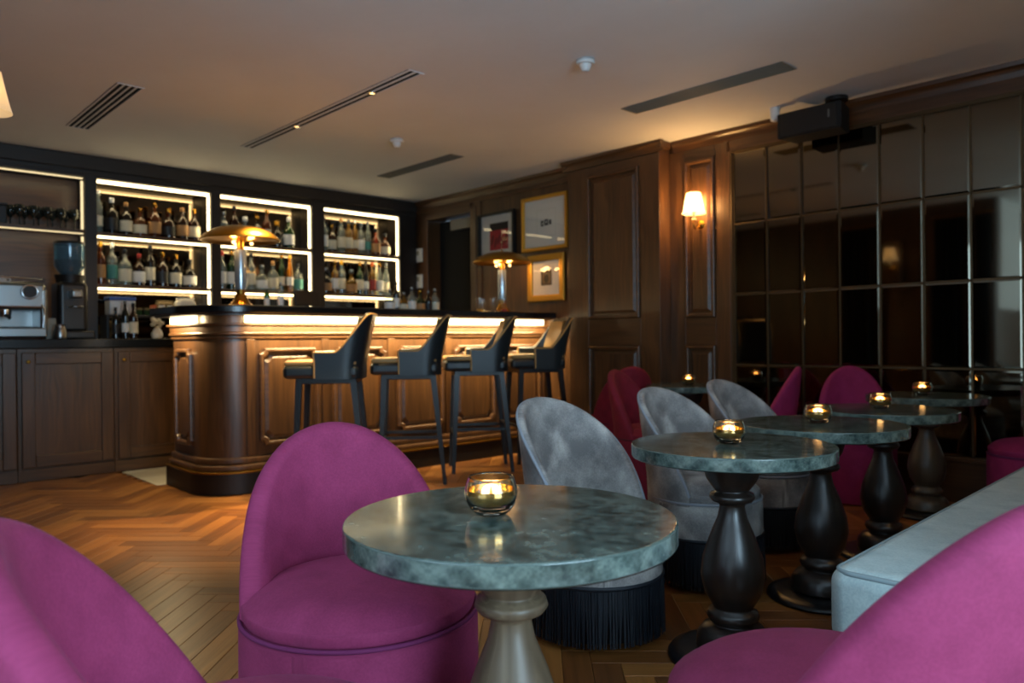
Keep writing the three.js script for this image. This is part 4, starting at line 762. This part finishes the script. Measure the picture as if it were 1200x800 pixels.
// espresso machine
{
  const e = thing('espresso_machine', 'silver espresso machine with round gauge', 'coffee machine', [1.02, 1.046, -6.72], 0);
  part('body', soft(0.66, 0.2, 0.42, 0.03, 0, 0.32, -0.02, 3), M.steel, e);
  part('back_panel', bx(0.62, 0.22, 0.12, 0, 0.13, -0.15, 'x', 0.01), M.steel, e);
  part('drip_tray', soft(0.66, 0.07, 0.4, 0.01, 0, 0.05, 0, 2), M.steel, e); part('drip_grate', bx(0.56, 0.006, 0.24, 0, 0.089, 0.05), M.black, e);
  part('side_panel', [soft(0.05, 0.36, 0.4, 0.02, 0.315, 0.2, -0.01, 3), soft(0.05, 0.36, 0.4, 0.02, -0.315, 0.2, -0.01, 3)], M.steel, e);
  const gd = part('gauge', cyl(0.05, 0.05, 0.02, 0, 0, 0, 28).rotateX(Math.PI / 2).translate(0.22, 0.35, 0.195), M.black, e); part('gauge_ring', new THREE.TorusGeometry(0.05, 0.008, 8, 28).translate(0.22, 0.35, 0.205), M.chrome, gd);
  for (const x of [-0.17, 0.08]) { const h = part('group_head', [cyl(0.04, 0.045, 0.07, x, 0.2, 0.1, 24)], M.chrome, e); part('portafilter_handle', tube([V(x, 0.175, 0.13), V(x, 0.17, 0.2), V(x, 0.155, 0.26)], 0.014, 12, 10), M.black, h); }
  part('cup_rail', tube([V(-0.3, 0.45, 0.17), V(0.3, 0.45, 0.17), V(0.3, 0.45, -0.2), V(-0.3, 0.45, -0.2)], 0.006, 40, 8, true), M.chrome, e);
  part('steam_wand', tube([V(0.3, 0.27, 0.18), V(0.31, 0.2, 0.22), V(0.3, 0.1, 0.22)], 0.006, 20, 8), M.chrome, e);
  for (const x of [-0.24, -0.16, -0.08, 0.0, 0.08]) { const g = thing('espresso_cup', 'white cup stacked on the espresso machine', 'cup', [1.02 + x, 1.467, -6.72], 0, 'cups on the espresso machine'); part('cup_body', lathe([[0.0005, 0], [0.02, 0], [0.034, 0.05], [0.036, 0.05], [0.0225, 0.002]], 20), M.white, g); part('cup_handle', new THREE.TorusGeometry(0.014, 0.004, 6, 14).translate(0.04, 0.027, 0), M.white, g); }
  one('milk_jug', sLathe([[0.0005, 0.0], [0.04, 0.0], [0.045, 0.03], [0.04, 0.07], [0.034, 0.09], [0.037, 0.11]], 24, 30).translate(1.43, 1.046, -6.5), M.steel, 'steel milk jug beside the espresso machine', 'jug');
  one('milk_box', soft(0.07, 0.16, 0.1, 0.006, 1.40, 1.1265, -6.68, 2), M.greyPaint, 'grey box between espresso machine and grinder', 'box');
  const g = thing('coffee_grinder', 'tall black coffee grinder with clear bean hopper', 'grinder', [1.56, 1.046, -6.74], 0); g.scale.setScalar(1.25);
  part('base', soft(0.2, 0.05, 0.28, 0.012, 0, 0.025, 0.02, 2), M.satinBlack, g); part('body', soft(0.17, 0.32, 0.2, 0.03, 0, 0.2, -0.03, 3), M.satinBlack, g); part('collar', cyl(0.075, 0.085, 0.05, 0, 0.38, -0.02, 28), M.black, g);
  part('hopper', lathe([[0.05, 0.405], [0.085, 0.46], [0.088, 0.6], [0.086, 0.6], [0.083, 0.462], [0.048, 0.41]], 28).translate(0, 0, -0.02), glassy(0xb8d8e8, 0.9), g); part('beans', lathe([[0.0005, 0.41], [0.047, 0.411], [0.08, 0.462], [0.08, 0.5], [0.0005, 0.51]], 24).translate(0, 0, -0.02), std({ color: 0x3a2212, roughness: 0.6 }), g); part('hopper_lid', cyl(0.09, 0.086, 0.015, 0, 0.6085, -0.02, 28), M.satinBlack, g);
  part('spout', soft(0.06, 0.05, 0.1, 0.012, 0, 0.28, 0.11, 2), M.steel, g); part('fork', tube([V(-0.03, 0.2, 0.06), V(-0.03, 0.2, 0.15), V(0.03, 0.2, 0.15), V(0.03, 0.2, 0.06)], 0.005, 20, 6), M.steel, g);
}
// stemmed glasses on the left shelf
{
  const wg = lathe([[0.0005, 0.0], [0.032, 0.001], [0.03, 0.004], [0.005, 0.01], [0.004, 0.06], [0.012, 0.07], [0.034, 0.095], [0.038, 0.125], [0.032, 0.16], [0.0305, 0.16], [0.036, 0.124], [0.032, 0.098], [0.0005, 0.074]], 20);
  const smoke = glassy(0x4a5048, 0.7); for (let i = 0; i < 10; i++) { const g = one('goblet', wg, smoke, 'smoky stemmed goblet on the shelf above the coffee grinder', 'glass', 'goblets on the left shelf'); g.position.set(1.21 + i * 0.048, 1.944, -6.98 + (i % 2 ? 0.035 : -0.035)); }
  const b = thing('storage_box', 'dark box on the shelf above the espresso machine', 'box', [1.02, 1.944, -6.99]); part('box_body', soft(0.3, 0.14, 0.16, 0.008, 0, 0.07, 0, 2), M.black, b); part('lid', soft(0.31, 0.02, 0.17, 0.006, 0, 0.151, 0, 2), M.satinBlack, b);
}
renderer.render(scene, camera);
